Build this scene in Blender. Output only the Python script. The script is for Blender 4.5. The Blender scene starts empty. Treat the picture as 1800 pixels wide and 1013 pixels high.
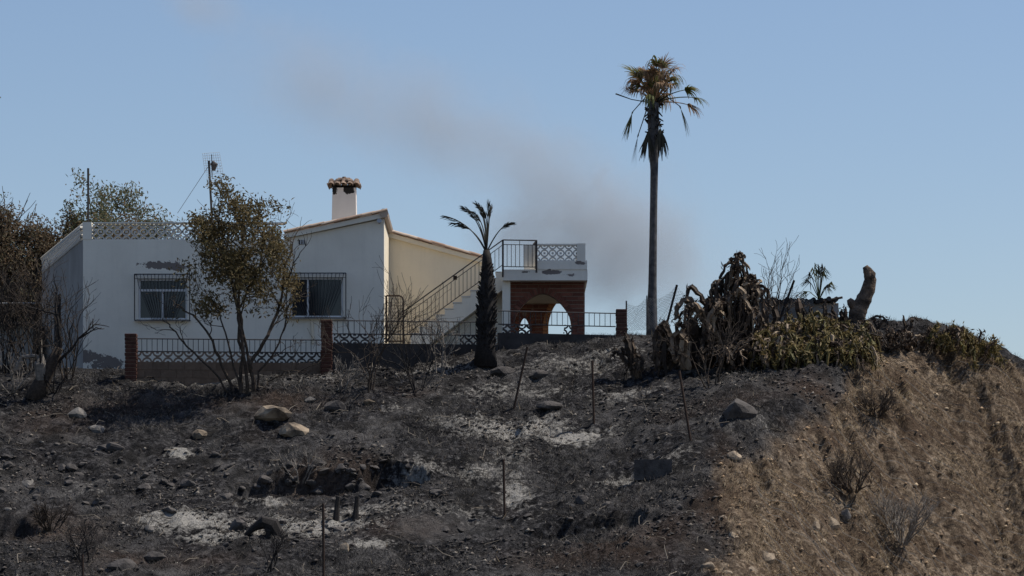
import bpy, bmesh, math, random
import numpy as np
from mathutils import Vector, Matrix, noise as mnoise

random.seed(7); rng = np.random.default_rng(7)
S = bpy.context.scene
COL = S.collection
R = math.radians

# ------------------------------------------------------------------ camera, sky, sun, exposure
F, HOR = 6030.0, 1122.0            # focal length and eye level, in pixels of an 1800 px wide frame
cam = bpy.data.cameras.new('camera'); camo = bpy.data.objects.new('camera', cam); COL.objects.link(camo)
camo.rotation_euler = (math.pi/2, 0, 0)
cam.sensor_width = 36.0; cam.lens = 36.0*F/1800.0
cam.shift_y = (HOR-506.5)/1800.0
cam.clip_start = 1.0; cam.clip_end = 6000
S.camera = camo

SUN_AZ, SUN_EL = R(77), R(60)      # azimuth measured from +Y (away from the camera) towards +X
sdir = Vector((math.sin(SUN_AZ)*math.cos(SUN_EL), math.cos(SUN_AZ)*math.cos(SUN_EL), math.sin(SUN_EL)))
w = bpy.data.worlds.new('World'); S.world = w; w.use_nodes = True
nt = w.node_tree; bg = nt.nodes['Background']
sky = nt.nodes.new('ShaderNodeTexSky'); sky.sky_type = 'NISHITA'; sky.sun_disc = False
sky.sun_elevation = SUN_EL; sky.sun_rotation = SUN_AZ
sky.air_density = 1.0; sky.dust_density = 0.7; sky.ozone_density = 4.5; sky.altitude = 0
tint = nt.nodes.new('ShaderNodeMix'); tint.data_type = 'RGBA'; tint.blend_type = 'MULTIPLY'; tint.inputs[0].default_value = 1; tint.inputs[7].default_value = (1.05,.985,.97,1)
nt.links.new(sky.outputs[0], tint.inputs[6]); nt.links.new(tint.outputs[2], bg.inputs[0]); bg.inputs[1].default_value = 0.082
sl = bpy.data.lights.new('sun', 'SUN'); sl.energy = 3.8; sl.angle = R(0.53); sl.color = (1, .93, .82)
slo = bpy.data.objects.new('sun', sl); COL.objects.link(slo)
slo.rotation_euler = sdir.to_track_quat('Z', 'Y').to_euler()
S.view_settings.view_transform = 'Standard'; S.view_settings.look = 'None'
S.view_settings.exposure = 0.46; S.view_settings.gamma = 1.0
S.cycles.volume_step_rate = 2.0; S.cycles.volume_max_steps = 128

# ------------------------------------------------------------------ small helpers
def at(px, py, Y): return Vector(((px-900)/F*Y, Y, (HOR-py)/F*Y))
def X(px, Y): return (px-900)/F*Y
def Z(py, Y): return (HOR-py)/F*Y

def tag(o, label=None, cat=None, group=None, kind=None):
    if label: o['label'] = label
    if cat: o['category'] = cat
    if group: o['group'] = group
    if kind: o['kind'] = kind
    return o
def link(o, parent=None):
    COL.objects.link(o)
    if parent is not None:
        o.parent = parent
        o.matrix_parent_inverse = Matrix.Translation(-WL[parent.name])
    WL[o.name] = WL[parent.name] if False else Vector((0, 0, 0))
    return o
WL = {}
def thing(name, loc, label, cat, group=None):
    o = bpy.data.objects.new(name, None); COL.objects.link(o); o.location = loc
    o.empty_display_size = .2
    WL[o.name] = Vector(loc)
    return tag(o, label, cat, group)
class MB:
    def __init__(s): s.v = []; s.f = []; s.sm = False
    def add(s, vs, fs):
        n = len(s.v); s.v += [tuple(v) for v in vs]; s.f += [tuple(i+n for i in f) for f in fs]
    def box(s, x0, x1, y0, y1, z0, z1):
        s.add([(x0,y0,z0),(x1,y0,z0),(x1,y1,z0),(x0,y1,z0),(x0,y0,z1),(x1,y0,z1),(x1,y1,z1),(x0,y1,z1)],
              [(0,3,2,1),(4,5,6,7),(0,1,5,4),(1,2,6,5),(2,3,7,6),(3,0,4,7)])
    def prism(s, prof, y0, y1):                      # profile in x,z (counter-clockwise seen from the camera)
        n = len(prof)
        s.add([(x,y0,z) for x,z in prof]+[(x,y1,z) for x,z in prof],
              [tuple(range(n)), tuple(range(2*n-1,n-1,-1))]+[(i,i+n,(i+1)%n+n,(i+1)%n) for i in range(n)])
    def tube(s, pts, rad, n=6, rib=0.0, cap=True):
        pts = [Vector(p) for p in pts]; m = len(pts)
        if not hasattr(rad, '__len__'): rad = [rad]*m
        base = len(s.v); ref = None
        for i, p in enumerate(pts):
            t = (pts[min(i+1,m-1)]-pts[max(i-1,0)])
            if t.length < 1e-7: t = Vector((0,0,1))
            t.normalize()
            if ref is None:
                ref = Vector((1,0,0)) if abs(t.x) < .8 else Vector((0,1,0))
            a = ref-t*ref.dot(t)
            if a.length < 1e-4: a = t.orthogonal()
            a.normalize(); b = t.cross(a); ref = a
            for k in range(n):
                th = 2*math.pi*k/n; rr = rad[i]*(1-rib*(k % 2))
                q = p+a*(math.cos(th)*rr)+b*(math.sin(th)*rr); s.v.append((q.x,q.y,q.z))
        for i in range(m-1):
            for k in range(n):
                k2 = (k+1) % n
                s.f.append((base+i*n+k, base+i*n+k2, base+(i+1)*n+k2, base+(i+1)*n+k))
        if cap:
            s.f.append(tuple(base+n-1-k for k in range(n))); s.f.append(tuple(base+(m-1)*n+k for k in range(n)))
    def mesh(s, name, mat, smooth=False):
        me = bpy.data.meshes.new(name); me.from_pydata(s.v, [], s.f); me.materials.append(mat)
        if smooth: me.polygons.foreach_set('use_smooth', [True]*len(me.polygons))
        me.update(); return me
    def build(s, name, mat, parent=None, smooth=False):
        return link(bpy.data.objects.new(name, s.mesh(name, mat, smooth)), parent)
def box(name, x0, x1, y0, y1, z0, z1, mat, parent, bevel=0):
    m = MB(); m.box(x0,x1,y0,y1,z0,z1); o = m.build(name, mat, parent)
    if bevel:
        b = o.modifiers.new('bevel', 'BEVEL'); b.width = bevel; b.segments = 2
    return o
_cyl = {}
def rod(name, p, q, r, mat, parent):                 # straight bar, all of one material share a mesh
    if mat.name not in _cyl:
        m = MB(); m.tube([(0,0,0),(0,0,1)], 1, 8); _cyl[mat.name] = m.mesh('bar', mat)
    p = Vector(p); q = Vector(q); d = q-p
    o = bpy.data.objects.new(name, _cyl[mat.name]); link(o, parent)
    o.matrix_basis = Matrix.Translation(p) @ d.to_track_quat('Z','Y').to_matrix().to_4x4() @ Matrix.Diagonal((r,r,d.length,1))
    return o
def inst(name, me, M, parent):
    o = bpy.data.objects.new(name, me); link(o, parent); o.matrix_basis = M; return o
TR = Matrix.Translation
def SC(x,y,z): return Matrix.Diagonal((x,y,z,1))

# ------------------------------------------------------------------ materials
def newmat(name, rough=.9):
    m = bpy.data.materials.new(name); m.use_nodes = True
    n = m.node_tree; p = n.nodes['Principled BSDF']; p.inputs['Roughness'].default_value = rough
    p.inputs['Specular IOR Level'].default_value = .25
    return m, n, p
def N(n, t, **k):
    d = n.nodes.new(t)
    for a, b in k.items(): setattr(d, a, b)
    return d
def noise(n, scale, detail=6, rough=.6, vec=None, dist=0):
    d = N(n, 'ShaderNodeTexNoise'); d.inputs['Scale'].default_value = scale; d.inputs['Detail'].default_value = detail
    d.inputs['Roughness'].default_value = rough; d.inputs['Distortion'].default_value = dist
    if vec is None:
        g = N(n, 'ShaderNodeNewGeometry'); vec = g.outputs['Position']
    n.links.new(vec, d.inputs['Vector']); return d.outputs['Fac']
def ramp(n, fac, stops):
    d = N(n, 'ShaderNodeValToRGB'); e = d.color_ramp.elements
    while len(e) < len(stops): e.new(.5)
    for i, (p, c) in enumerate(stops):
        e[i].position = p; e[i].color = (*c, 1) if len(c) == 3 else c
    n.links.new(fac, d.inputs['Fac']); return d.outputs['Color']
def mix(n, fac, a, b, mode='MIX'):
    d = N(n, 'ShaderNodeMix', data_type='RGBA', blend_type=mode)
    for s_, v in ((d.inputs[0], fac), (d.inputs[6], a), (d.inputs[7], b)):
        if isinstance(v, (int, float)): s_.default_value = v
        elif isinstance(v, tuple): s_.default_value = (*v, 1)
        else: n.links.new(v, s_)
    return d.outputs[2]
def math_(n, op, a, b=0, clamp=False):
    d = N(n, 'ShaderNodeMath', operation=op, use_clamp=clamp)
    for i, v in enumerate((a, b)):
        if isinstance(v, (int, float)): d.inputs[i].default_value = v
        else: n.links.new(v, d.inputs[i])
    return d.outputs[0]
def bump(n, p, h, strength=.4, dist=.02):
    b = N(n, 'ShaderNodeBump'); b.inputs['Strength'].default_value = strength; b.inputs['Distance'].default_value = dist
    n.links.new(h, b.inputs['Height']); n.links.new(b.outputs[0], p.inputs['Normal'])
def simple(name, c0, c1, scale=8, rough=.9, bs=.3, bd=.01, rnd=None):
    m, n, p = newmat(name, rough)
    c = ramp(n, noise(n, scale), [(.3, c0), (.7, c1)])
    if rnd:                                            # piece to piece variation
        src = N(n, 'ShaderNodeNewGeometry').outputs['Random Per Island'] if rnd[0] == 'island' else N(n, 'ShaderNodeObjectInfo').outputs['Random']
        c2 = ramp(n, src, rnd[1]); c = mix(n, rnd[2], c, c2)
    n.links.new(c, p.inputs['Base Color']); bump(n, p, noise(n, scale*4), bs, bd)
    return m
def plaster(name, base, dark, patches, under=(.19,.165,.15)):
    m, n, p = newmat(name, .92)
    geo = N(n, 'ShaderNodeNewGeometry').outputs['Position']
    big = noise(n, .7, 5, .6, geo); fine = noise(n, 9, 6, .65, geo)
    mp = N(n, 'ShaderNodeMapping'); mp.inputs['Scale'].default_value = (5, 5, .5); n.links.new(geo, mp.inputs['Vector'])
    streak = noise(n, 1, 5, .65, mp.outputs[0])
    c = mix(n, ramp(n, big, [(.35,(0,0,0)),(.7,(1,1,1))]), base, dark)
    c = mix(n, ramp(n, streak, [(.5,(0,0,0)),(.85,(.35,.35,.35))]), c, tuple(x*.78 for x in dark))
    c = mix(n, ramp(n, fine, [(.55,(0,0,0)),(.8,(.3,.3,.3))]), c, tuple(x*.8 for x in dark))
    sep = N(n, 'ShaderNodeSeparateXYZ'); n.links.new(geo, sep.inputs[0])
    edge = noise(n, 4.5, 7, .7, geo, .4); tot = None
    for (cx, cz, rx, rz) in patches:                  # places where the render has fallen off
        dx = math_(n,'DIVIDE',math_(n,'SUBTRACT',sep.outputs[0],cx),rx); dz = math_(n,'DIVIDE',math_(n,'SUBTRACT',sep.outputs[2],cz),rz)
        d = math_(n,'ADD',math_(n,'MULTIPLY',dx,dx),math_(n,'MULTIPLY',dz,dz))
        d = math_(n,'ADD',d,math_(n,'MULTIPLY',math_(n,'SUBTRACT',edge,.5),5.0))
        k = math_(n,'LESS_THAN',d,.75); tot = k if tot is None else math_(n,'MAXIMUM',tot,k)
    h = noise(n, 30, 6, .7, geo)
    if tot is not None:
        c = mix(n, tot, c, under); h = math_(n,'SUBTRACT',h,math_(n,'MULTIPLY',tot,1.5))
    n.links.new(c, p.inputs['Base Color']); bump(n, p, h, .35, .012)
    return m
M = {}
M['plaster'] = plaster('white_render', (.80,.76,.66), (.70,.66,.57),
    [(X(280,90),Z(466,90),.62,.11),(X(312,90),Z(470,90),.35,.10),(X(185,90),Z(638,90),.5,.22),(X(155,90),Z(628,90),.3,.2)])
M['plaster_terrace'] = plaster('terrace_render', (.80,.76,.67), (.66,.62,.55),
    [(X(968,91),Z(482,91),.30,.07),(X(1000,91),Z(487,91),.22,.05),(X(1020,91),Z(466,91),.17,.06),(X(925,91),Z(482,91),.12,.04)])
M['cream'] = plaster('cream_render', (.78,.69,.53), (.70,.62,.48), [])
M['brick'] = simple('red_brick', (.12,.045,.03), (.19,.072,.048), 14, .9, .4, .01, ('object', [(0,(.09,.035,.026)),(.5,(.17,.065,.045)),(1,(.24,.10,.07))], .55))
M['brick_sun_tint'] = simple('sun_tinted_brick', (.38,.17,.08), (.46,.22,.11), 14, .9, .4, .01)  # back arch ring: sunlight on the brick put into a lighter colour
M['mortar'] = simple('mortar', (.20,.14,.11), (.28,.20,.16), 20)
M['block'] = simple('concrete_block', (.12,.085,.065), (.19,.14,.105), 9, .95, .5, .01, ('object', [(0,(.09,.065,.05)),(1,(.2,.145,.11))], .4))
M['soot_wall'] = simple('sooty_concrete', (.025,.024,.025), (.06,.056,.055), 3)
M['lattice'] = simple('concrete_lattice', (.50,.49,.46), (.60,.58,.54), 6)
M['lattice_soot'] = simple('sooty_lattice', (.04,.038,.04), (.11,.10,.095), 3)
M['iron'] = simple('painted_iron', (.018,.018,.022), (.045,.04,.04), 20, .6)
M['rust'] = simple('rusty_iron', (.022,.015,.012), (.055,.032,.022), 20, .8)
M['tile'] = simple('roof_tile', (.30,.20,.14), (.48,.38,.30), 10, .9, .3, .01, ('object', [(0,(.22,.13,.09)),(.6,(.44,.34,.26)),(1,(.58,.50,.42))], .6))
M['white_frame'] = simple('white_aluminium', (.62,.63,.64), (.70,.70,.70), 5, .5, .05)
M['grey_metal'] = simple('grey_metal', (.30,.31,.32), (.42,.42,.42), 8, .5, .1)
M['soot'] = simple('soot', (.008,.008,.008), (.02,.018,.017), 10)
M['char'] = simple('charred_wood', (.010,.009,.009), (.035,.03,.028), 25, .85, .6, .02)
M['bark'] = simple('scorched_bark', (.025,.020,.017), (.085,.065,.05), 18, .95, .7, .02)
M['ashwood'] = simple('ashy_dead_wood', (.10,.09,.08), (.27,.24,.21), 12, .95, .5, .02)
M['palmtrunk'] = simple('palm_trunk', (.03,.031,.034), (.115,.112,.115), 7, .95, .8, .03)
M['stump'] = simple('weathered_stump', (.03,.024,.02), (.21,.155,.115), 5, .95, 1, .08)
M['stoneT'] = simple('tan_rock', (.045,.036,.03), (.40,.32,.235), 3, .95, .7, .03)
M['stoneD'] = simple('scorched_rock', (.035,.033,.033), (.10,.09,.085), 5, .95, .8, .03)
M['stoneG'] = simple('grey_rock', (.09,.085,.08), (.20,.185,.17), 5, .95, .7, .03)
def glass():
    m, n, p = newmat('window_glass', .08); p.inputs['Base Color'].default_value = (.012,.016,.022,1)
    p.inputs['Specular IOR Level'].default_value = .5; return m
M['glass'] = glass()
def leafmat(name, stops, trans=.35):
    m, n, p = newmat(name, .7)
    c = ramp(n, N(n,'ShaderNodeNewGeometry').outputs['Random Per Island'], stops)
    n.links.new(c, p.inputs['Base Color'])
    t = N(n,'ShaderNodeBsdfTranslucent'); n.links.new(c, t.inputs['Color'])
    ms = N(n,'ShaderNodeMixShader'); ms.inputs[0].default_value = trans
    out = n.nodes['Material Output']; n.links.new(p.outputs[0], ms.inputs[1]); n.links.new(t.outputs[0], ms.inputs[2]); n.links.new(ms.outputs[0], out.inputs[0])
    return m
M['leaf_singed'] = leafmat('singed_leaves', [(0,(.05,.04,.02)),(.35,(.12,.092,.042)),(.7,(.18,.135,.065)),(1,(.11,.10,.045))])
M['leaf_green'] = leafmat('grey_green_leaves', [(0,(.06,.07,.04)),(.4,(.12,.13,.075)),(.75,(.17,.17,.10)),(1,(.22,.13,.07))])
M['leaf_brown'] = leafmat('brown_dead_leaves', [(0,(.08,.058,.04)),(.5,(.17,.12,.078)),(1,(.14,.13,.08))])
M['palm_dry'] = leafmat('dry_palm_blade', [(0,(.12,.075,.045)),(.5,(.34,.22,.13)),(1,(.27,.20,.12))])
M['palm_green'] = leafmat('green_palm_blade', [(0,(.05,.065,.02)),(.6,(.12,.13,.04)),(1,(.22,.17,.07))])
M['palm_burnt'] = leafmat('burnt_palm_blade', [(0,(.012,.012,.010)),(.6,(.035,.035,.025)),(1,(.07,.065,.045))], .1)
def cact(name, a, b, c): return simple(name, a, b, 5, .75, .4, .01, ('object', [(0,a),(.6,b),(1,c)], .6))
M['cactus_char'] = cact('charred_cactus', (.018,.014,.012), (.05,.036,.026), (.11,.075,.05))
M['cactus_tan'] = cact('wilted_tan_cactus', (.11,.08,.055), (.24,.18,.125), (.34,.27,.19))
M['cactus_olive'] = cact('scorched_olive_cactus', (.03,.024,.012), (.11,.088,.03), (.21,.16,.07))
M['cactus_green'] = cact('green_cactus', (.035,.034,.014), (.11,.10,.032), (.22,.17,.07))
M['net'] = simple('wire_net', (.10,.11,.12), (.18,.19,.19), 8, .6)

def groundmat():
    m, n, p = newmat('burnt_ground', 1.0); p.inputs['Specular IOR Level'].default_value = .1
    geo = N(n,'ShaderNodeNewGeometry').outputs['Position']
    def att(k): return N(n,'ShaderNodeAttribute',attribute_name=k).outputs['Fac']
    ash, brown, cliff = att('ash'), att('brown'), att('cliff')
    f1 = noise(n, 1.1, 8, .68, geo); f2 = noise(n, 7, 8, .72, geo); f3 = noise(n, 30, 6, .75, geo)
    c = ramp(n, f2, [(.40,(.006,.006,.007)),(.52,(.028,.0275,.030)),(.66,(.125,.121,.124))])
    f0 = noise(n, .55, 9, .7, geo, .8)
    c = mix(n, ramp(n, f0, [(.46,(0,0,0)),(.62,(.8,.8,.8))]), c, ramp(n, f3, [(.35,(.04,.039,.041)),(.7,(.20,.192,.188))]))
    c = mix(n, ramp(n, f1, [(.5,(0,0,0)),(.62,(.85,.85,.85))]), c, ramp(n, f3, [(.35,(.006,.006,.006)),(.7,(.03,.028,.028))]))
    bm = math_(n,'MULTIPLY',brown,ramp(n,f2,[(.35,(.25,.25,.25)),(.65,(1,1,1))]))
    c = mix(n, bm, c, ramp(n, f3, [(.3,(.05,.028,.018)),(.7,(.15,.095,.06))]))
    am = ramp(n, math_(n,'ADD',ash,math_(n,'MULTIPLY',math_(n,'SUBTRACT',f2,.5),2.4)), [(.36,(0,0,0)),(.86,(1,1,1))])
    c = mix(n, am, c, ramp(n, f3, [(.25,(.16,.15,.14)),(.5,(.36,.345,.32)),(.75,(.5,.48,.45))]))
    cc = ramp(n, f2, [(.38,(.05,.037,.028)),(.5,(.18,.135,.095)),(.62,(.38,.30,.22))])
    cc = mix(n, ramp(n, f1, [(.42,(0,0,0)),(.6,(.85,.85,.85))]), cc, ramp(n, f3, [(.3,(.04,.028,.02)),(.7,(.13,.088,.06))]))
    c = mix(n, cliff, c, cc)
    n.links.new(c, p.inputs['Base Color'])
    bump(n, p, math_(n,'ADD',f2,math_(n,'MULTIPLY',f3,.45)), 1.0, .15)
    return m
M['ground'] = groundmat()

# ------------------------------------------------------------------ terrain (height field in metres)
def vnoise(x, y, seed):
    xi = np.floor(x).astype(np.int64); yi = np.floor(y).astype(np.int64); fx = x-xi; fy = y-yi
    def h(a, b):
        v = (a*374761393 + b*668265263 + seed*1442695041) & 0xffffffff
        v = ((v ^ (v >> 13))*1274126177) & 0xffffffff
        return ((v ^ (v >> 16)) & 0xffff)/65535.0
    u = fx*fx*(3-2*fx); v = fy*fy*(3-2*fy)
    return (h(xi,yi)*(1-u)+h(xi+1,yi)*u)*(1-v)+(h(xi,yi+1)*(1-u)+h(xi+1,yi+1)*u)*v
def fbm(x, y, wl, octv, seed, gain=.5):
    t = np.zeros_like(x); a = 1.0; s = 0
    for o in range(octv):
        t += a*(vnoise(x/wl+17.3*o, y/wl-9.1*o, seed+o)-.5); s += a; a *= gain; wl *= .5
    return t/s*2
def sstep(a, b, x):
    t = np.clip((x-a)/(b-a), 0, 1); return t*t*(3-2*t)
CP = [  # photo column, photo row, distance in metres: surveyed points of the slope
 (-200,1013,73.5),(-200,850,79),(-200,700,84.5),(-200,640,88),
 (0,1100,70.5),(0,1013,73.5),(0,850,79),(0,700,84.5),(0,645,88),
 (300,1100,70),(300,1013,73),(300,850,79),(300,725,83.5),(300,669,86),(150,650,89.8),
 (600,1100,70),(600,1013,73),(600,885,77.6),(600,800,80),(600,720,83),(600,645,86.4),
 (900,1100,70),(900,1013,73),(900,850,78.5),(900,720,83),(900,650,85.6),(900,609,87.4),
 (1100,1100,69.5),(1100,1013,72.8),(1100,850,78),(1100,740,81.5),(1100,660,84.4),(1100,592,87.6),
 (1250,1013,72.5),(1310,870,76.6),(1335,772,79.4),(1250,690,82.6),(1400,690,82.2),(1480,655,83.2),(1545,614,85),(1650,600,86),(1745,627,86.3),(1800,657,86.2),
 (1250,640,85),(1400,640,85),(1250,590,88),(1400,580,88.5),
 (1380,1013,74.6),(1500,1013,77.4),(1650,1013,80),(1800,1013,81.5),(1400,870,78.4),(1500,800,80.9),(1650,800,83),(1800,800,84.1),(1500,700,82.9),(1620,690,84.7),
 (1500,1110,75.3),(1800,1110,79.5),(2000,1013,81.5),(2000,760,85.5),(1250,1100,69.5)]
P = np.array([tuple(at(*c)) for c in CP])
P = np.vstack([P, np.array([(-14,64,-2.2),(-5,64,-2.2),(4,64,-2.4),(10,66,-2.6),(18,70,-2.8),(18,76,-1.2),
  (-14,92,7.0),(-8,92,7.1),(-3,92,7.2),(1,92,7.4),(4,92,7.5),(8,92,7.9),(11,91,7.4),(15,91,5.8),(18,90,4.4),
  (-14,100,6.9),(-4,100,7.1),(5,100,7.3),(12,100,6.3),(18,100,4.2),(-16,112,6.4),(0,112,6.6),(16,112,3.5)])])
def _k(d2): return np.where(d2 > 1e-9, .5*d2*np.log(np.maximum(d2,1e-12)), 0)
_n = len(P); _D = ((P[:,None,:2]-P[None,:,:2])**2).sum(-1)
_A = np.zeros((_n+3,_n+3)); _A[:_n,:_n] = _k(_D)+np.eye(_n)*.02; _A[:_n,_n] = 1; _A[:_n,_n+1:] = P[:,:2]; _A[_n:,:_n] = _A[:_n,_n:].T
_W = np.linalg.solve(_A, np.concatenate([P[:,2],[0,0,0]]))
def tps(x, y):
    out = np.empty_like(x)
    for i in range(0, x.size, 40000):
        a, b = x[i:i+40000], y[i:i+40000]
        d2 = (a[:,None]-P[None,:,0])**2+(b[:,None]-P[None,:,1])**2
        out[i:i+40000] = _k(d2)@_W[:_n]+_W[_n]+_W[_n+1]*a+_W[_n+2]*b
    return out
EDGE = np.array([tuple(at(*c))[:2] for c in [(1215,1110,69.5),(1250,1013,72.5),(1310,870,76.6),(1335,772,79.4),(1480,655,83.2),(1545,614,85),(1640,600,86),(1790,655,86.5)]])
def cliffmask(x, y):
    xe = np.interp(y, EDGE[:,1], EDGE[:,0], left=EDGE[0,0], right=40)
    return sstep(-.35, .45, x-xe+1.3*fbm(x,y,1.8,5,91,.6))
HOL = at(620,848,78.9)
def gz(x, y):
    x = np.asarray(x, float).ravel(); y = np.asarray(y, float).ravel()
    xc = np.clip(x,-17,18); yc = np.clip(y,62,112)
    z = tps(xc, yc); cm = cliffmask(xc, yc)
    # eroded hollow with a small bank above it
    for (hx,hy,rx,ry,dp) in ((HOL.x+1.0,HOL.y-.05,.85,.75,.62),(HOL.x-1.25,HOL.y-.25,1.6,.8,.5),(-11.6,76.2,1.3,.9,.4),(1.6,75.5,1.6,.7,.3)):
        e = ((x-hx)/rx)**2+((y-hy)/ry)**2+.7*fbm(x,y,.8,4,5,.6); z -= dp*sstep(1.05,.75,e)*np.clip(.6+.6*(y-hy)/ry,.15,1.2)
    z += .16*np.exp(-(((x-HOL.x)/2.2)**2+((y-HOL.y-1.3)/.5)**2))
    cl = 1-np.abs(fbm(x,y,.55,3,37))*2
    det = .20*fbm(x,y,2.4,3,11)+.13*fbm(x,y,.75,4,23,.6)+.09*(cl-.6)+.10*fbm(x,y,.34,3,31,.7)
    rid = 1-np.abs(fbm(x*1.1+.45*y,y*.4-.2*x,1.1,5,47,.6))*2
    det = det*(1-cm)+cm*(.42*(rid-.5)+.30*fbm(x,y,1.1,5,53,.62)+.10*fbm(x,y,.42,4,59,.65))
    flat = sstep(86.8,88.5,y)*sstep(8,5,x)
    z += det*(1-.85*flat)
    z = z+(-5-z)*sstep(114,170,y)
    z = z+(-7-z)*sstep(62,44,y)
    far = sstep(20,60,np.abs(x)); z = z+(np.minimum(z,1.5)-z)*far
    return z
def g1(x, y): return float(gz([x],[y])[0])
_ys = np.arange(66,100,.04)
def hit(px, py):                                     # where the line of sight meets the slope
    xs = (px-900)/F*_ys; zs = (HOR-py)/F*_ys; gg = gz(xs,_ys)
    k = np.where(gg >= zs)[0]
    i = k[0] if len(k) else len(_ys)//2
    return Vector((xs[i], _ys[i], gg[i]))

xl = np.concatenate([-np.geomspace(1500,15,26),np.arange(-14.2,16.4,.055),np.geomspace(16.6,1500,26)])
yl = np.concatenate([np.linspace(-30,60,20),np.arange(62,69,.5),np.arange(69.2,88.6,.055),np.arange(88.8,100,.3),np.geomspace(101,3000,36)])
gx, gy = np.meshgrid(xl, yl); nx, ny = len(xl), len(yl)
zz = gz(gx, gy)
ver = np.stack([gx.ravel(), gy.ravel(), zz], 1)
ii = (np.arange(ny-1)[:,None]*nx+np.arange(nx-1)[None,:]).ravel()
fac = np.stack([ii, ii+1, ii+nx+1, ii+nx], 1)
me = bpy.data.meshes.new('ground'); me.vertices.add(len(ver)); me.vertices.foreach_set('co', ver.ravel())
me.loops.add(fac.size); me.loops.foreach_set('vertex_index', fac.ravel().astype(np.int32))
me.polygons.add(len(fac)); me.polygons.foreach_set('loop_start', np.arange(0,fac.size,4,dtype=np.int32))
me.update(calc_edges=True); me.polygons.foreach_set('use_smooth', np.ones(len(fac),bool)); me.materials.append(M['ground'])
def blob(x, y, px, py, rx, ry, pw=1.0):
    h = hit(px,py); return pw*np.exp(-(((x-h.x)/rx)**2+((y-h.y)/ry)**2))
def ashmask(x, y):
    a = np.zeros_like(x)
    for b in [(330,915,1.3,.55,1.0),(450,930,1.3,.6,1.0),(560,925,1.2,.6,.95),(640,955,.7,.35,.8),(470,880,.7,.4,.7),(380,940,.8,.4,.8),(620,900,.8,.4,.8),(900,765,1.5,.7,.95),(1000,770,1.0,.5,.9),
              (830,740,1.4,.5,.7),(905,860,.45,1.0,.95),(900,800,.6,.8,.6),(850,830,.9,.6,.6),(1120,835,1.2,.4,.65),(1180,800,.8,.35,.6),(600,652,.9,.5,1.0),(640,645,.8,.5,.8),(560,662,.8,.4,.6),
              (360,672,1.6,.3,.65),(1100,690,1.0,.4,.6),(320,795,.35,.25,.9),(740,830,.8,.6,.65),(630,960,.4,.25,.8),(1500,640,.7,.4,.5),(1230,650,1.0,.5,.5),(1000,640,1.8,.7,.55),(760,650,1.5,.6,.55),(900,690,2.2,.7,.5),(1080,620,1.2,.6,.5),(700,720,1.5,.4,.4),(200,860,2,.5,.3),(780,900,2.5,.6,.42),(1380,790,.4,.9,.5),(1330,740,.9,.5,.4)]:
        a = np.maximum(a, blob(x,y,*b))
    return np.clip(a+.25*fbm(x,y,.9,4,71)*(a>.1),0,1)
def brownmask(x, y):
    a = np.zeros_like(x)
    for b in [(250,720,2.2,.9,.8),(480,700,2.0,.7,.8),(560,860,1.6,.7,.9),(90,930,1.2,1.0,.8),(250,985,1.6,.6,.7),(1120,960,1.4,1.2,1.0),(1000,985,1.6,.8,.7),(1300,700,1.2,.8,.7),(1440,690,1.0,.6,.9),
              (1280,800,.5,.9,.9),(1270,900,.6,1.2,1.0),(700,930,1.5,.7,.55),(60,640,1.4,1.0,.5),(750,690,1.2,.5,.4),(1200,730,1.2,.8,.4)]:
        a = np.maximum(a, blob(x,y,*b))
    return np.clip(.75*a-.12+.35*fbm(x,y,1.4,4,83),0,1)
vx, vy = ver[:,0], ver[:,1]
for nm, arr in (('ash',ashmask(vx,vy)*(1-cliffmask(vx,vy))),('brown',brownmask(vx,vy)),('cliff',cliffmask(vx,vy))):
    at_ = me.attributes.new(nm,'FLOAT','POINT'); at_.data.foreach_set('value', arr.astype(np.float32))
ground = bpy.data.objects.new('ground', me); COL.objects.link(ground); tag(ground, kind='structure')

# ------------------------------------------------------------------ house
FY = 90.0
house = thing('house', at(400,640,FY), 'white single storey house with tiled shed roof, outside stair and brick arched terrace', 'house')
def wallsheet(name, xs, zs, top, holes, Y, th, mat, parent):
    """front sheet with openings, given thickness backwards; top(x) is the upper edge"""
    xs = sorted(set(xs+[h[0] for h in holes]+[h[1] for h in holes])); zs = sorted(set(zs+[h[2] for h in holes]+[h[3] for h in holes]))
    m = MB(); idx = {}
    def vid(x, z):
        k = (round(x,5),round(z,5))
        if k not in idx: idx[k] = len(m.v); m.v.append((x,Y,z))
        return idx[k]
    for a, b in zip(xs[:-1],xs[1:]):
        for c, d in zip(zs[:-1],zs[1:]):
            if any(a >= h[0]-1e-6 and b <= h[1]+1e-6 and c >= h[2]-1e-6 and d <= h[3]+1e-6 for h in holes): continue
            m.f.append((vid(a,c),vid(b,c),vid(b,d),vid(a,d)))
        m.f.append((vid(a,zs[-1]),vid(b,zs[-1]),vid(b,top(b-1e-5)),vid(a,top(a+1e-5))))
    o = m.build(name, mat, parent); s = o.modifiers.new('thickness','SOLIDIFY'); s.thickness = th; s.offset = -1
    return o
zg = Z(700,FY)
W1 = (X(243,FY),X(329,FY),Z(562,FY),Z(490,FY)); W2 = (X(510,FY),X(603,FY),Z(558,FY),Z(488,FY))
xL, xM, xR = X(146,FY), X(503,FY), X(675,FY)
zflat = Z(421,FY)
def top(x): return zflat if x < xM else Z(420,FY)+(x-xM)/(xR-xM)*(Z(385,FY)-Z(420,FY))
wallsheet('front_wall', [xL,xM,xR], [zg,Z(430,FY)], top, [W1,W2], FY, .25, M['plaster'], house)
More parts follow.
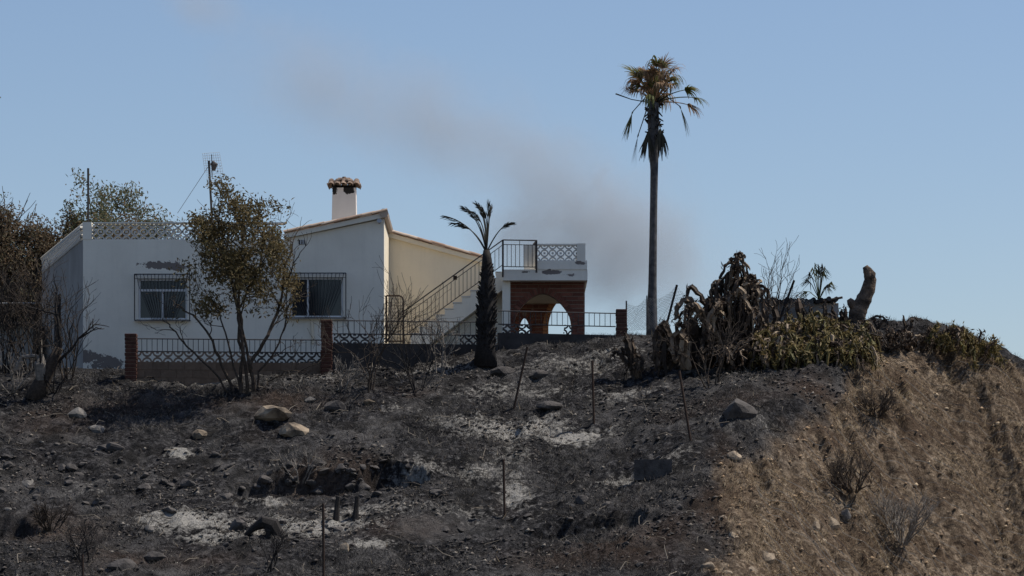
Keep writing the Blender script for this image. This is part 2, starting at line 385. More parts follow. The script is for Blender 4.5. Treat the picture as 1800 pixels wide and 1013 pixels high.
# side wall to the left, running back
SL = Vector((X(74,98.5)-.0, 98.5, 0)); m = MB()
zt = zflat
m.add([(xL,FY+.001,zg),(SL.x,SL.y,zg),(SL.x,SL.y,zt),(xL,FY+.001,zt),(xL+.25,FY+.26,zg),(SL.x+.25,SL.y,zg),(SL.x+.25,SL.y,zt),(xL+.25,FY+.26,zt)],
      [(0,3,2,1),(4,5,6,7),(3,7,6,2),(1,2,6,5)])
M['plaster_dark'] = plaster('dark_render', (.34,.32,.30), (.24,.225,.21), [])  # darker than the front render; serves side wall, outbuilding and sooty shed
m.build('side_wall', M['plaster_dark'], house)
m = MB(); m.add([(xR,FY+.26,zg),(xR,99,zg),(xR,99,Z(392,FY)),(xR,FY+.26,Z(387,FY)),(xR-.25,FY+.26,zg),(xR-.25,99,zg),(xR-.25,99,Z(392,FY)),(xR-.25,FY+.26,Z(387,FY))],
  [(0,1,2,3),(4,7,6,5),(3,2,6,7)]); m.build('side_wall', M['cream'], house)
m = MB(); m.box(SL.x+.3,xR-.3,98.6,98.85,zg,zt); m.build('back_wall', M['plaster'], house)
m = MB(); v = [(xL+.02,FY+.27),(xM,FY+.27),(xM,98.5),(SL.x+.27,98.5)]
m.add([(a,b,zt-.02) for a,b in v]+[(a,b,zt-.2) for a,b in v],[(0,1,2,3),(7,6,5,4),(0,4,5,1)]); m.build('flat_roof', M['plaster'], house)
# door and lamp-black opening on the side wall
def sidept(t, z, off=0): return Vector((xL+(SL.x-xL)*t-off, FY+(SL.y-FY)*t, z))
d0, d1 = .52, .66; zd0, zd1 = Z(650,95), Z(520,95)
m = MB(); m.add([sidept(d0,zd0,.03),sidept(d1,zd0,.03),sidept(d1,zd1,.03),sidept(d0,zd1,.03),sidept(d0,zd0,-.03),sidept(d1,zd0,-.03),sidept(d1,zd1,-.03),sidept(d0,zd1,-.03)],
  [(0,3,2,1),(0,1,5,4),(1,2,6,5),(2,3,7,6),(3,0,4,7)]); door = m.build('door', M['soot'], house)
# pierced parapet blocks: four quarter rings around a star, built once
def latticemesh(mat, s=.225, d=.10, r=.021):
    m = MB()
    for cx, cz in ((0,0),(s,0),(0,s),(s,s)):
        a0 = {(0,0):0,(s,0):90,(s,s):180,(0,s):270}[(cx,cz)]
        n = 6; R0, R1 = s*.5-.002, s*.5-r*1.8
        ring = []
        for k in range(n+1):
            t = R(a0+90*k/n); c_, s_ = math.cos(t), math.sin(t)
            ring.append([(cx+R0*c_,0,cz+R0*s_),(cx+R1*c_,0,cz+R1*s_),(cx+R1*c_,d,cz+R1*s_),(cx+R0*c_,d,cz+R0*s_)])
        vs = [p for q in ring for p in q]; fs = []
        for k in range(n):
            for e in range(4):
                fs.append((k*4+e, k*4+(e+1)%4, (k+1)*4+(e+1)%4, (k+1)*4+e))
        m.add(vs, fs)
    h = s/2; t = .014                                   # thin star of ribs joining the rings
    m.box(h-t,h+t,.02,d-.02,0,s*.12); m.box(h-t,h+t,.02,d-.02,s*.88,s); m.box(0,s*.12,.02,d-.02,h-t,h+t); m.box(s*.88,s,.02,d-.02,h-t,h+t)
    for a,b in ((0,0),(s,0),(0,s),(s,s)):
        m.box(min(a,a+(.03 if a==0 else -.03)),max(a,a+(.03 if a==0 else -.03)),.015,d-.015,min(b,b+(.03 if b==0 else -.03)),max(b,b+(.03 if b==0 else -.03)))
    return m.mesh('lattice_block', mat)
LAT, LATS = latticemesh(M['lattice']), latticemesh(M['lattice_soot'])
ls = .225
par = MB(); zc = Z(392,FY)
par.box(xL-.01,X(161,FY),FY-.012,FY+.24,zt+.001,zc+.02); par.box(xL+.3,xM-.02,FY-.02,FY+.2,zc-.018,zc+.016)
par = par.build('parapet', M['plaster'], house)
x = X(161,FY)+.005; lz = (zc-.02-zt)/2
while x < xM-.2:
    for r in (0,1): inst('lattice_block', LAT, TR((x,FY+.03,zt+r*lz)) @ SC(1,1,lz/ls), par)
    x += ls
L = (SL-Vector((xL,FY,0))); L.z = 0; nL = int(L.length/ls); u = L.normalized()
rot = Matrix(((u.x,-u.y,0,0),(u.y,u.x,0,0),(0,0,1,0),(0,0,0,1)))
for k in range(1,nL-1):
    for r in (0,1): inst('lattice_block', LAT, TR(Vector((xL+.05,FY+.05,zt+r*lz))+u*(k*ls)) @ rot @ SC(1,1,lz/ls), par)
m = MB(); a = Vector((xL,FY+.26,zc)); b = Vector((SL.x,SL.y,zc)); m.tube([a+u*.1,b],.07,4); m.build('coping', M['plaster'], house)

# tiled roofs
def tilemesh():
    m = MB(); L_, n = .42, 6; vs = []
    for (t, r) in ((0,.085),(1,.07)):
        for rr in (r, r-.014):
            for k in range(n+1):
                a = math.pi*k/n; vs.append((t*L_, -math.cos(a)*rr, math.sin(a)*rr*.8))
    q = n+1; fs = []
    for k in range(n):
        fs += [(k,k+1,2*q+k+1,2*q+k),(q+k+1,q+k,3*q+k,3*q+k+1),(k+1,k,q+k,q+k+1),(2*q+k,2*q+k+1,3*q+k+1,3*q+k)]
    m.add(vs,fs); return m.mesh('tile', M['tile'], False)
TILE = tilemesh()
M['tile_sooty'] = simple('sooty_tile', (.05,.035,.03), (.34,.25,.19), 4, .95)
TILEC = TILE.copy(); TILEC.materials[0] = M['tile_sooty']
def tiled(p0, p1, depth, rows, name, fascia):         # p0 low end, p1 high end along the front edge
    d = p1-p0; ln = d.length; ang = math.atan2(d.z, abs(d.x)); sgn = 1 if d.x > 0 else -1
    m = MB(); nrm = Vector((0,0,-.12))
    a, b = p0, p1
    m.add([a,b,b+nrm,a+nrm]+[q+Vector((0,depth,0)) for q in (a,b,b+nrm,a+nrm)],
          [(3,2,1,0),(4,5,6,7),(0,1,5,4),(2,3,7,6),(1,2,6,5),(3,0,4,7)])
    roof = m.build(name, fascia, house)
    n = int(ln/.33); st = ln/n
    for r in range(rows):
        for k in range(n):
            base = p0+d*(k/n)+Vector((0,-.0+r*.19,.03+random.uniform(-.006,.012)))
            Mx = TR(base) @ Matrix.Rotation(0 if sgn > 0 else math.pi,4,'Z') @ Matrix.Rotation(-ang-R(2.5),4,'Y') @ Matrix.Rotation(R(random.uniform(-2,2)),4,'Z')
            inst('tile', TILE, Mx, roof)
    return roof
r1 = tiled(Vector((xM-.05,FY-.12,Z(417,FY)+.07)), Vector((xR+.02,FY-.12,Z(377,FY)+.03)), 8.8, 9, 'roof', M['plaster'])
m = MB(); m.tube([Vector((xR-.0,FY-.16,Z(376,FY))),Vector((xR-.0,98.5,Z(376,FY)))],[.12,.12],10); m.build('ridge_tile', M['tile'], r1)
CY = 93.6                                             # cream wing, set back
def ctop(x): return Z(409,CY)+(x-X(672,CY))/(X(848,CY)-X(672,CY))*(Z(457,CY)-Z(409,CY))
wallsheet('rear_wing_wall', [X(670,CY),X(848,CY)], [zg,Z(480,CY)], ctop, [], CY, .25, M['cream'], house)
tiled(at(850,455,CY-.12), at(668,405,CY-.12), 5, 6, 'rear_roof', M['cream'])
# chimney
chY = 92.5; m = MB(); x0,x1 = X(583,chY),X(625,chY); m.add([(x0,chY,Z(395,chY)),(x1+.02,chY,Z(395,chY)),(x1+.02,chY+.6,Z(395,chY)),(x0,chY+.6,Z(395,chY)),
   (x0+.02,chY,Z(330,chY)),(x1,chY,Z(330,chY)),(x1,chY+.6,Z(330,chY)),(x0+.02,chY+.6,Z(330,chY))],[(4,5,6,7),(0,1,5,4),(1,2,6,5),(2,3,7,6),(3,0,4,7)])
M['chimney'] = plaster('chimney_render', (.66,.61,.57), (.56,.51,.47), [(X(590,92.5),Z(336,92.5),.09,.14),(X(611,92.5),Z(334,92.5),.17,.11)], (.02,.018,.017))
ch = m.build('chimney', M['chimney'], house)
xc = (x0+x1)/2; zc2 = Z(326,chY)
for sx in (-1,1):
    for yy in (.04,.5): box('cap_post', xc+sx*.26-.06,xc+sx*.26+.06,chY+yy,chY+yy+.08,Z(332,chY),zc2+.03,M['soot'],ch)
box('smoke_opening', xc-.2,xc+.2,chY+.05,chY+.5,Z(331,chY),zc2+.01,M['soot'],ch)
for i in range(5):                                    # cap of half round tiles sloping four ways
    t = -1+.5*i
    for side in (0,1):
        Mx = TR((xc+t*.34, chY+.3+(-.44 if side == 0 else .44), zc2-.02)) @ Matrix.Rotation(R(90 if side == 0 else -90),4,'Z') @ Matrix.Rotation(R(-24),4,'Y') @ SC(1.05,1.05,1.2)
        inst('cap_tile', TILEC, Mx, ch)
for i in range(4):
    t = -.75+.5*i
    for side in (-1,1):
        Mx = TR((xc+side*.43, chY+.3+t*.36, zc2-.02)) @ Matrix.Rotation(0 if side < 0 else math.pi,4,'Z') @ Matrix.Rotation(R(-24),4,'Y') @ SC(1.0,1.05,1.2)
        inst('cap_tile', TILEC, Mx, ch)
m = MB(); m.tube([(xc-.16,chY+.3,zc2+.16),(xc+.16,chY+.3,zc2+.16)],[.09,.09],8); m.build('cap_ridge', M['tile_sooty'], ch)
m = MB(); m.tube([(xc,chY+.3,zc2+.14),(xc,chY+.3,zc2+.27)],[.08,.05],8); m.build('cap_finial', M['tile_sooty'], ch)
# vent and lamp
vent = box('vent', X(525,FY),X(536,FY),FY-.015,FY+.02,Z(430,FY),Z(422,FY),M['soot'],house)
for k in range(3): box('vent_bar', X(527.5+k*3,FY),X(528.7+k*3,FY),FY-.025,FY-.016,Z(430,FY),Z(422,FY),M['white_frame'],vent)
m = MB(); m.tube([at(667,391,FY-.1),at(667,388,FY-.16)],[.05,.07],10); m.build('wall_lamp', M['grey_metal'], house)

# windows with belly grilles
def window(W, roll, mull, lampbox):
    x0,x1,z0,z1 = W; Yw = FY+.10
    fr = MB(); t = .05
    fr.box(x0,x0+t,Yw-.03,Yw+.03,z0,z1); fr.box(x1-t,x1,Yw-.03,Yw+.03,z0,z1); fr.box(x0+t,x1-t,Yw-.03,Yw+.03,z0,z0+t); fr.box(x0+t,x1-t,Yw-.03,Yw+.03,z1-t,z1)
    if roll: fr.box(x0+t,x1-t,Yw-.028,Yw+.03,z1-.33,z1-.27)
    fr.box(mull-.025,mull+.025,Yw-.034,Yw+.03,z0+t,z1-.33 if roll else z1-t)
    wn = fr.build('window', M['white_frame'], house)
    for a,b in ((x0+t,mull-.025),(mull+.025,x1-t)): box('pane', a,b,Yw+.0,Yw+.012,z0+t,(z1-.33 if roll else z1-t),M['glass'],wn)
    if roll: box('shutter', x0+t,x1-t,Yw,Yw+.02,z1-.27,z1-t,M['glass'],wn)
    box('sill', x0-.06,x1+.06,FY-.09,FY+.06,z0-.05,z0-.003,M['plaster'],wn)
    g = MB(); Yg = FY-.16; a,b,c,d = x0-.08,x1+.08,z0-.03,z1+.10
    for p,q in (((a,c),(b,c)),((b,c),(b,d)),((b,d),(a,d)),((a,d),(a,c))): g.tube([(p[0],Yg,p[1]),(q[0],Yg,q[1])],.014,5)
    for p in ((a,c),(b,c),(a,d),(b,d)): g.tube([(p[0],Yg,p[1]),(p[0],FY+.01,p[1])],.012,5)
    gr = g.build('window_grille', M['iron'], house)
    n = 15; xm = (a+b)/2
    for k in range(n):
        f = (k+.5)/n; xt = a+(b-a)*f; xb = xm+(xt-xm)*.38       # bars fan out from the foot of the grille
        m = MB(); m.tube([(xt,Yg,d),(xt+(xb-xt)*.15,Yg-.03,d-.25*(d-c)),(xt+(xb-xt)*.6,Yg-.05,c+.35*(d-c)),(xb,Yg,c)],.008,5); m.build('grille_bar', M['iron'], gr)
    for zz_ in (d-.12,): rod('grille_bar',(a,Yg-.01,zz_),(b,Yg-.01,zz_),.007,M['iron'],gr)
    for k in range(10): rod('grille_bar',(a+(b-a)*(k+.5)/10,Yg,d),(a+(b-a)*(k+.5)/10,FY,d+.0),.006,M['iron'],gr)
window(W1, True, X(285,FY), None); window(W2, False, X(541,FY), None)
box('room_darkness', xL+.5,xM+2.2,FY+.8,FY+.9,zg,zt-.3,M['soot'],house)  # black sheet added behind the windows to stand for the dark room
m = MB(); m.tube([at(548,562,FY-.03),at(550,604,FY-.03)],.035,6); m.build('drain_pipe', M['cream'], house)

# outside stair
sY, sW = 91.3, 1.0; st = MB(); nst = 11; xs0, zs0 = X(722,sY), Z(598,sY); dx, dz = X(737,sY)-X(722,sY), Z(587.2,sY)-Z(598,sY)
prof = [(xs0,zs0-.15)]
for k in range(nst): prof += [(xs0+k*dx,zs0+(k+1)*dz),(xs0+(k+1)*dx,zs0+(k+1)*dz)]
prof += [(xs0+nst*dx,zs0+nst*dz-.42),(xs0+.45,zs0-.15)]
st.prism(prof[::-1] if False else prof, sY, sY+sW)
stair = st.build('stair', M['plaster'], house)
bm = bmesh.new(); bm.from_mesh(stair.data); bmesh.ops.recalc_face_normals(bm, faces=bm.faces); bm.to_mesh(stair.data); bm.free()
for k in range(nst): box('tread', xs0+k*dx-.02,xs0+(k+1)*dx-.001,sY-.02,sY+sW,zs0+(k+1)*dz+.002,zs0+(k+1)*dz+.025,M['lattice'],stair)
m = MB(); m.prism([(xs0+.6,zg),(xs0+nst*dx,zg),(xs0+nst*dx,zs0+nst*dz-.45),(xs0+.6,zs0-.1)],sY+.5,sY+.7); m.build('under_stair_wall', M['plaster'], house)
rl = MB(); pA, pB = at(709,548,sY), at(884,422,sY)
rl.tube([pA,pB],.018,6); oz = Vector((0,0,-.66)); rl.tube([pA+oz,pB+oz],.012,5); rl.tube([pA+Vector((0,0,-.13)),pB+Vector((0,0,-.13))],.01,5)
rl.tube([pA,pA+Vector((0,0,-.85))],.025,6); rail = rl.build('stair_railing', M['iron'], house)
for k in range(1,25):
    p = pA.lerp(pB,k/25); rod('baluster', p+(Vector((0,0,-.13)) if k%5 else Vector()), p+oz, .008, M['iron'], rail)
box('rail_box', X(800,sY)-.05,X(800,sY)+.05,sY-.03,sY+.03,Z(492,sY),Z(485,sY),M['rust'],rail)

# terrace over brick arches
TY = 91.0; TB = 94.3
box('terrace_slab', X(884,TY),X(1032,TY),TY-.5,TB+.2,Z(493,TY-.5),Z(474,TY-.5),M['plaster_terrace'],house)
box('terrace_ceiling', X(898,TY),X(1026,TY),TY+.3,TB,Z(513,TY),Z(513,TY)+.06,M['cream'],house)
box('column', X(883,TY),X(897,TY),TY-.3,TY+.1,zg,Z(493.5,TY-.3),M['plaster'],house)
tp = MB(); y0 = TY-.52
tp.box(X(942,y0),X(1032,y0),y0,y0+.2,Z(474,y0)+.002,Z(458,y0)); tp.box(X(1014,y0),X(1029,y0),y0+.004,y0+.25,Z(458,y0)+.001,Z(428,y0)); tp.box(X(921,y0),X(942,y0)-.003,y0+.3,y0+.55,Z(474,y0)+.002,Z(428,y0))
tp.box(X(942,y0),X(1014,y0)-.002,y0+.02,y0+.17,Z(431.5,y0),Z(428.5,y0))
tp.box(X(1032,y0)-.2,X(1032,y0),y0+.26,TB,Z(474,y0)+.002,Z(458,y0))
tpar = tp.build('terrace_parapet', M['plaster_terrace'], house)
zz0, zz1 = Z(458,y0), Z(431.5,y0); lz = (zz1-zz0)/2; wl_ = (X(1014,y0)-X(943,y0))/5
for k in range(5):
    for r in (0,1): inst('lattice_block', LAT, TR((X(943,y0)+k*wl_,y0+.05,zz0+r*lz)) @ SC(wl_/ls,1,lz/ls), tpar)
k = 0
while TY-.2+k*ls < TB-.2:
    for r in (0,1): inst('lattice_block', LAT, TR((X(1032,y0)-.15,TY-.2+k*ls,zz0+r*lz)) @ Matrix.Rotation(R(90),4,'Z') @ SC(1,1,lz/ls), tpar)
    k += 1
rl = MB(); y1 = TY-.6; c0, c1 = at(884,422,y1), at(943,423,y1); c2 = Vector((X(921,y1)+.25,y1+.9,c1.z))
rl.tube([c0,c1],.018,6); rl.tube([c0-Vector((0,0,.12)),c1-Vector((0,0,.12))],.01,5); rl.tube([c0-Vector((0,0,.70)),c1-Vector((0,0,.70))],.012,5)
rl.tube([c0,c0-Vector((0,0,.98))],.026,6); rl.tube([c1,c1-Vector((0,0,.85))],.026,6); rl.tube([c1,c2],.018,6); rl.tube([c1-Vector((0,0,.7)),c2-Vector((0,0,.7))],.012,5)
rl = rl.build('landing_railing', M['iron'], house)
for k in range(1,8): p = c0.lerp(c1,k/8); rod('baluster', p-Vector((0,0,.12 if k!=4 else 0)), p-Vector((0,0,.7)), .008, M['iron'], rl)
for k in range(1,6): p = c1.lerp(c2,k/6); rod('baluster', p, p-Vector((0,0,.7)), .008, M['iron'], rl)
def archz(xx, xc, hw, zs, H):
    u_ = abs((xx-xc)/hw); return zs+H*max(0,1-u_**1.75)**.72 if u_ < 1 else zs
def archwall(name, Y, xa, xb, z0, z1, xc, hw, zs, H, th, brickmat, ringmat, bricks=True):
    m = MB(); n = 28; cols = [xa]+[xc-hw+2*hw*k/n for k in range(n+1)]+[xb]
    for k in range(len(cols)-1):
        a,b = cols[k],cols[k+1]; inside = xc-hw-1e-6 <= a and b <= xc+hw+1e-6
        za = archz(a,xc,hw,zs,H) if inside else z0; zb = archz(b,xc,hw,zs,H) if inside else z0
        if inside and k == 1: za = zs
        m.add([(a,Y,za),(b,Y,zb),(b,Y,z1),(a,Y,z1)],[(0,1,2,3)])
    o = m.build(name, M['mortar'], house); s = o.modifiers.new('thickness','SOLIDIFY'); s.thickness = th; s.offset = -1
    rw = .15
    if bricks:
        ch_ = .105; nz = int((z1-z0)/ch_); bw = .30
        for r in range(nz):
            za, zb = z0+r*ch_+.017, z0+(r+1)*ch_-.007; zm = (za+zb)/2
            cut = None
            if zm < zs+H+rw:
                e = 0
                for t in np.linspace(0,hw+rw,60):
                    lim = archz(xc+t*hw/(hw+rw),xc,hw,zs,H+0)+rw*(1-t/(hw+rw)) if t < hw+rw else zs
                    if lim >= zm: e = t
                cut = max(e, 0) if zm > zs else hw+rw
                if cut <= 0: cut = None
            xx = xa-(bw/2 if r%2 else 0)
            while xx < xb:
                segs = [(max(xx,xa)+.005,min(xx+bw,xb)-.005)]
                if cut is not None:
                    out = []
                    for a,b in segs:
                        if a < xc-cut: out.append((a,min(b,xc-cut)))
                        if b > xc+cut: out.append((max(a,xc+cut),b))
                    segs = out
                for a,b in segs:
                    if b-a > .03:
                        pr = random.uniform(.012,.024); box('brick',a,b,Y-pr,Y-.001,za,zb,brickmat,o)
                xx += bw
    pts = []
    for k in range(61):
        t = -1+2*k/60; pts.append(Vector((xc+t*hw,0,archz(xc+t*hw,xc,hw,zs,H))))
    pts = [Vector((xc-hw,0,zs-.5)),Vector((xc-hw,0,zs-.25))]+pts+[Vector((xc+hw,0,zs-.25)),Vector((xc+hw,0,zs-.5))]
    cum = [0]
    for a,b in zip(pts[:-1],pts[1:]): cum.append(cum[-1]+(b-a).length)
    nv = int(cum[-1]/.085)
    def pos(s_):
        i = min(max(int(np.searchsorted(cum,s_))-1,0),len(pts)-2); f_ = (s_-cum[i])/max(cum[i+1]-cum[i],1e-9); return pts[i].lerp(pts[i+1],f_)
    for k in range(nv):                                # ring of bricks on end
        a_, b_ = pos(cum[-1]*(k+.06)/nv), pos(cum[-1]*(k+.94)/nv); t_ = (b_-a_).normalized(); nn = Vector((-t_.z,0,t_.x))
        if nn.z < -.2: nn = -nn
        if abs(nn.z) < .25: nn = Vector((math.copysign(1,a_.x-xc),0,abs(nn.z))).normalized()
        m = MB(); q = [a_,b_,b_+nn*rw,a_+nn*rw]; y0_, y1_ = Y-.034, Y-.002
        m.add([(p.x,y0_,p.z) for p in q]+[(p.x,y1_,p.z) for p in q],[(0,1,2,3),(0,4,5,1),(1,5,6,2),(2,6,7,3),(3,7,4,0)])
        ob = m.build('voussoir', ringmat, o)
        bm = bmesh.new(); bm.from_mesh(ob.data); bmesh.ops.recalc_face_normals(bm, faces=bm.faces); bm.to_mesh(ob.data); bm.free()
    return o
zb_ = Z(612,TY)
archwall('arch_wall', TY, X(897,TY), X(1028,TY), zb_, Z(493.5,TY), X(954,TY), X(1005,TY)-X(954,TY), Z(568,TY), Z(516,TY)-Z(568,TY), .3, M['brick'], M['brick'])
archwall('arch_wall', TB, X(937,TB), X(1026,TB), zb_, Z(511,TB), X(984,TB), X(1004,TB)-X(984,TB), Z(572,TB), Z(529,TB)-Z(572,TB), .3, M['brick'], M['brick_sun_tint'])
archwall('arch_wall', TB, X(896,TB), X(937,TB)-.002, zb_, Z(511,TB), X(922,TB), X(931,TB)-X(922,TB), Z(578,TB), Z(558,TB)-Z(578,TB), .3, M['brick'], M['brick'])
# gate by the corner
gt = MB(); gy_ = 91.0
pp = [at(679,520,gy_),at(702,520,gy_),at(707,523,gy_),at(709,529,gy_),at(709,603,gy_)]; gt.tube(pp,.025,6); gt.tube([at(679,520,gy_),at(679,603,gy_)],.025,6); gt.tube([at(679,600,gy_),at(709,600,gy_)],.02,6)
gate = thing('garden_gate', at(694,603,gy_), 'narrow metal gate with rounded corner and wire infill at foot of the stair', 'gate')
gf = gt.build('gate_frame', M['rust'], gate)
for k in range(1,6): rod('wire', at(679+30*k/6,520,gy_),at(679+30*k/6,600,gy_),.005,M['rust'],gf)
for k in range(1,14): rod('wire', at(680,520+80*k/14,gy_),at(709,520+80*k/14,gy_),.004,M['rust'],gf)

# ------------------------------------------------------------------ boundary fences and piers
M['brick_dark'] = simple('scorched_brick', (.05,.024,.019), (.11,.048,.036), 9, .9, .4, .01)
def pier(px0, px1, pyt, pyb, Y, label):
    x0,x1,z0,z1 = X(px0,Y),X(px1,Y),Z(pyb,Y)-.3,Z(pyt,Y)
    t = thing('brick_pier', ((x0+x1)/2,Y,z0), label, 'pier', 'brick piers of the boundary fence')
    box('core', x0+.025,x1-.025,Y+.025,Y+(x1-x0)-.025,z0,z1-.01,M['mortar'],t)
    n = int((z1-z0)/.09); h = (z1-z0)/n
    for k in range(n):
        j = random.uniform(-.01,.01); box('brick', x0+j,x1+j,Y+j,Y+(x1-x0)+j,z0+k*h+.008,z0+(k+1)*h-.006,M['brick_dark'],t,.012)
    return t
pier(219,240,586,672,85.8,'red brick pier at the left end of the low boundary fence')
pier(564,584,562,640,86.2,'tall red brick pier where the boundary fence steps up')
pier(1083,1102,543,592,87.6,'sooty brick pier at the right end beside the wire netting')
def fence(px0, px1, top0, top1, bot, lat, wall_top, wall_bot, Y0, Y1, label, blocks, latruns, latmat, wallmat, nb):
    p0 = Vector((X(px0,Y0),Y0,0)); p1 = Vector((X(px1,Y1),Y1,0)); L_ = (p1-p0).length; u_ = (p1-p0).normalized()
    rot_ = Matrix(((u_.x,-u_.y,0,0),(u_.y,u_.x,0,0),(0,0,1,0),(0,0,0,1)))
    t = thing('boundary_fence', (p0.x,p0.y,Z(wall_bot,Y0)-.4), label, 'fence', 'fence sections in front of the house')
    zt0, zb0, zw, zf = Z(top0,Y0), Z(bot,Y0), Z(wall_top,Y0), Z(wall_bot,Y0)-.5
    T = TR((p0.x,p0.y,0)) @ rot_
    m = MB(); m.box(0,L_,.02,.18,zf,zw); o = m.build('base_wall', wallmat, t); o.matrix_basis = T
    if blocks:
        ch_ = .2; nr = int((zw-zf)/ch_)
        for r in range(nr):
            xx = -.2*(r%2)
            while xx < L_:
                a,b = max(xx,0)+.006,min(xx+.4,L_)-.006
                if b-a > .05:
                    c = box('block', a,b,.003+random.uniform(0,.008),.019,zw-(r+1)*ch_+.006,zw-r*ch_-.006,M['block'],o)
                    c.matrix_parent_inverse = Matrix.Identity(4)
                xx += .4
    for (a_, b_) in latruns:
        xa, xb = L_*a_, L_*b_; n = max(1,round((xb-xa)/.26)); s_ = (xb-xa)/n
        for k in range(n):
            inst('lattice_block', latmat, T @ TR((xa+k*s_,.04,zw)) @ SC(s_/ls,1,(zb0-zw-.005)/ls if lat else 1), t)
    for zz_ in (zt0, zb0+.01):
        rod('rail', T @ Vector((0,.1,zz_)), T @ Vector((L_,.1,zz_)), .014, M['iron'], t)
    for k in range(1,nb):
        rod('bar', T @ Vector((L_*k/nb,.1,zb0)), T @ Vector((L_*k/nb,.1,zt0)), .008, M['iron'], t)
    return t
fence(240,565,595,593,618,True,636,668,85.9,86.3,'low fence of iron bars over pierced blocks on a brown block wall',True,[(0,.62)],LAT if False else latticemesh(simple('brown_lattice',(.16,.125,.10),(.26,.20,.16),5)),M['block'],36)
for o in [o for o in bpy.data.objects if o.name.startswith('boundary_fence')][:1]:
    p0 = Vector((X(240,85.9),85.9,0)); p1 = Vector((X(565,86.3),86.3,0)); L_ = (p1-p0).length
    n = round(L_*.38/.26)
    for k in range(n): inst('lattice_block', LATS, TR(p0.lerp(p1,.62+.38*k/n)+Vector((0,.04,Z(636,85.9)))) @ SC(L_*.38/n/ls,1,(Z(618,85.9)-Z(636,85.9)-.005)/ls), o)
fence(584,876,563,563,587,True,603,640,86.3,86.8,'middle fence section of iron bars on a soot-black wall behind bare shrubs',False,[(.012,.26),(.77,.93)],LATS,M['soot_wall'],30)
fence(877,1084,546,546,570,True,585,612,86.9,87.6,'right fence section of iron bars on a soot-black wall below the arches',False,[(.04,.28)],LATS,M['soot_wall'],22)
t = thing('loose_block', at(997,585,86.95), 'loose tilted black pierced block standing on the wall under the arch', 'block')
o = inst('lattice_block', LATS, TR(at(990,586,87.1)) @ Matrix.Rotation(R(9),4,'Y') @ SC(1,1,1), t)
# low outbuilding at the left edge
ob = thing('outbuilding', at(20,640,97), 'low grey-white outbuilding in the shade at the left edge', 'building')
m = MB(); m.box(X(-160,97),X(58,97),97,100,Z(690,97),Z(572,97)); m.build('wall', M['plaster_dark'], ob)  # shade on this wall is put into its darker render colour
m = MB(); m.box(X(-165,97),X(66,97),96.6,100.2,Z(572,97)+.002,Z(568,97)); m.build('roof', M['block'], ob)
rod('pergola_pole', at(-60,534,95), at(72,533,95), .025, M['grey_metal'], ob)
# roof mast and aerial
t = thing('roof_pole', at(155,392,93), 'thin dark pole standing upright on the flat roof corner', 'pole')
rod('pole', Vector((X(155,93),93,zt-.05)), at(155,296,93), .03, M['iron'], t)
t = thing('tv_aerial', Vector((X(376,93),93,zt)), 'television aerial with grid reflector on a mast above the leafy tree', 'aerial')
mast = rod('mast', Vector((X(376,93),93,zt-.05)), at(367,283,93), .03, M['iron'], t)
g = MB()
for k in range(9): g.tube([at(356+30*k/8,270,93.1),at(360+32*k/8,304,93.1)],.004,4)
for k in range(9): g.tube([at(356+4*k/8,270+34*k/8,93.1),at(386+6*k/8,268+38*k/8,93.1)],.004,4)
g.build('grid_reflector', M['grey_metal'], t)
rod('boom', at(372,272,93), at(373,312,92.95), .012, M['iron'], t)
for k in range(7): rod('director', at(362+.6*k,308+3.5*k,93), at(378+.6*k,307+3.5*k,92.9), .005, M['grey_metal'], t)
m = MB(); m.tube([at(372,286,92.9),at(377,290,92.9),at(375,300,92.9)],[.07,.1,.05],7); m.build('amplifier_box', M['iron'], t)
rod('lower_boom', at(374,322,93), at(388,331,92.8), .012, M['grey_metal'], t)
rod('guy_wire', at(368,290,93), at(312,375,94), .006, M['iron'], t)

# ------------------------------------------------------------------ vegetation
def rv(s=1): return Vector((random.gauss(0,s),random.gauss(0,s),random.gauss(0,s)))
def grow(mb, p, d, ln, r, depth, tips, spread=.55, up=.12, wob=.16, kids=3, sides=5, minr=.004, shrink=.68):
    n = 5; pts = [p.copy()]; dirs = []; q = p.copy(); dd = d.normalized()
    for k in range(n):
        dd = (dd+rv(wob)+Vector((0,0,up*.4))).normalized(); q = q+dd*(ln/n); pts.append(q.copy()); dirs.append(dd.copy())
    mb.tube(pts, [max(minr, r*(1-.55*k/n)) for k in range(n+1)], sides if r > .02 else 4, cap=False)
    if depth == 0:
        tips.append((q.copy(), dd.copy())); tips.append((pts[3].copy(), dd.copy())); return
    for k in range(kids):
        f = random.uniform(.45,1.0) if k else 1.0; i = min(int(f*n),n-1); b = pts[i].lerp(pts[i+1], f*n-i) if f < 1 else q
        nd = (dirs[i]+rv(spread)+Vector((0,0,up))).normalized()
        grow(mb, b, nd, ln*shrink*random.uniform(.8,1.15), r*.55, depth-1, tips, spread, up, wob, kids, sides, minr, shrink)
def leaves(tips, per, rad, ln, wd, mat, name, parent, droop=.3, clip=None):
    vs = []; fs = []
    for (p, d) in tips:
        for k in range(per):
            c = p+Vector((random.gauss(0,rad),random.gauss(0,rad),random.gauss(0,rad*.8)))
            if clip and not clip(c): continue
            a = (rv(1)+d*.6-Vector((0,0,droop))).normalized(); b = a.cross(rv(1)).normalized(); l = ln*random.uniform(.6,1.3); w_ = wd*random.uniform(.7,1.2)
            i = len(vs); nrm = a.cross(b)*w_*.35
            vs += [c-a*l*.5, c+b*w_*.5+nrm, c+a*l*.5, c-b*w_*.5+nrm]; fs.append((i,i+1,i+2,i+3))
    m = MB(); m.v = [tuple(v) for v in vs]; m.f = fs; return m.build(name, mat, parent)
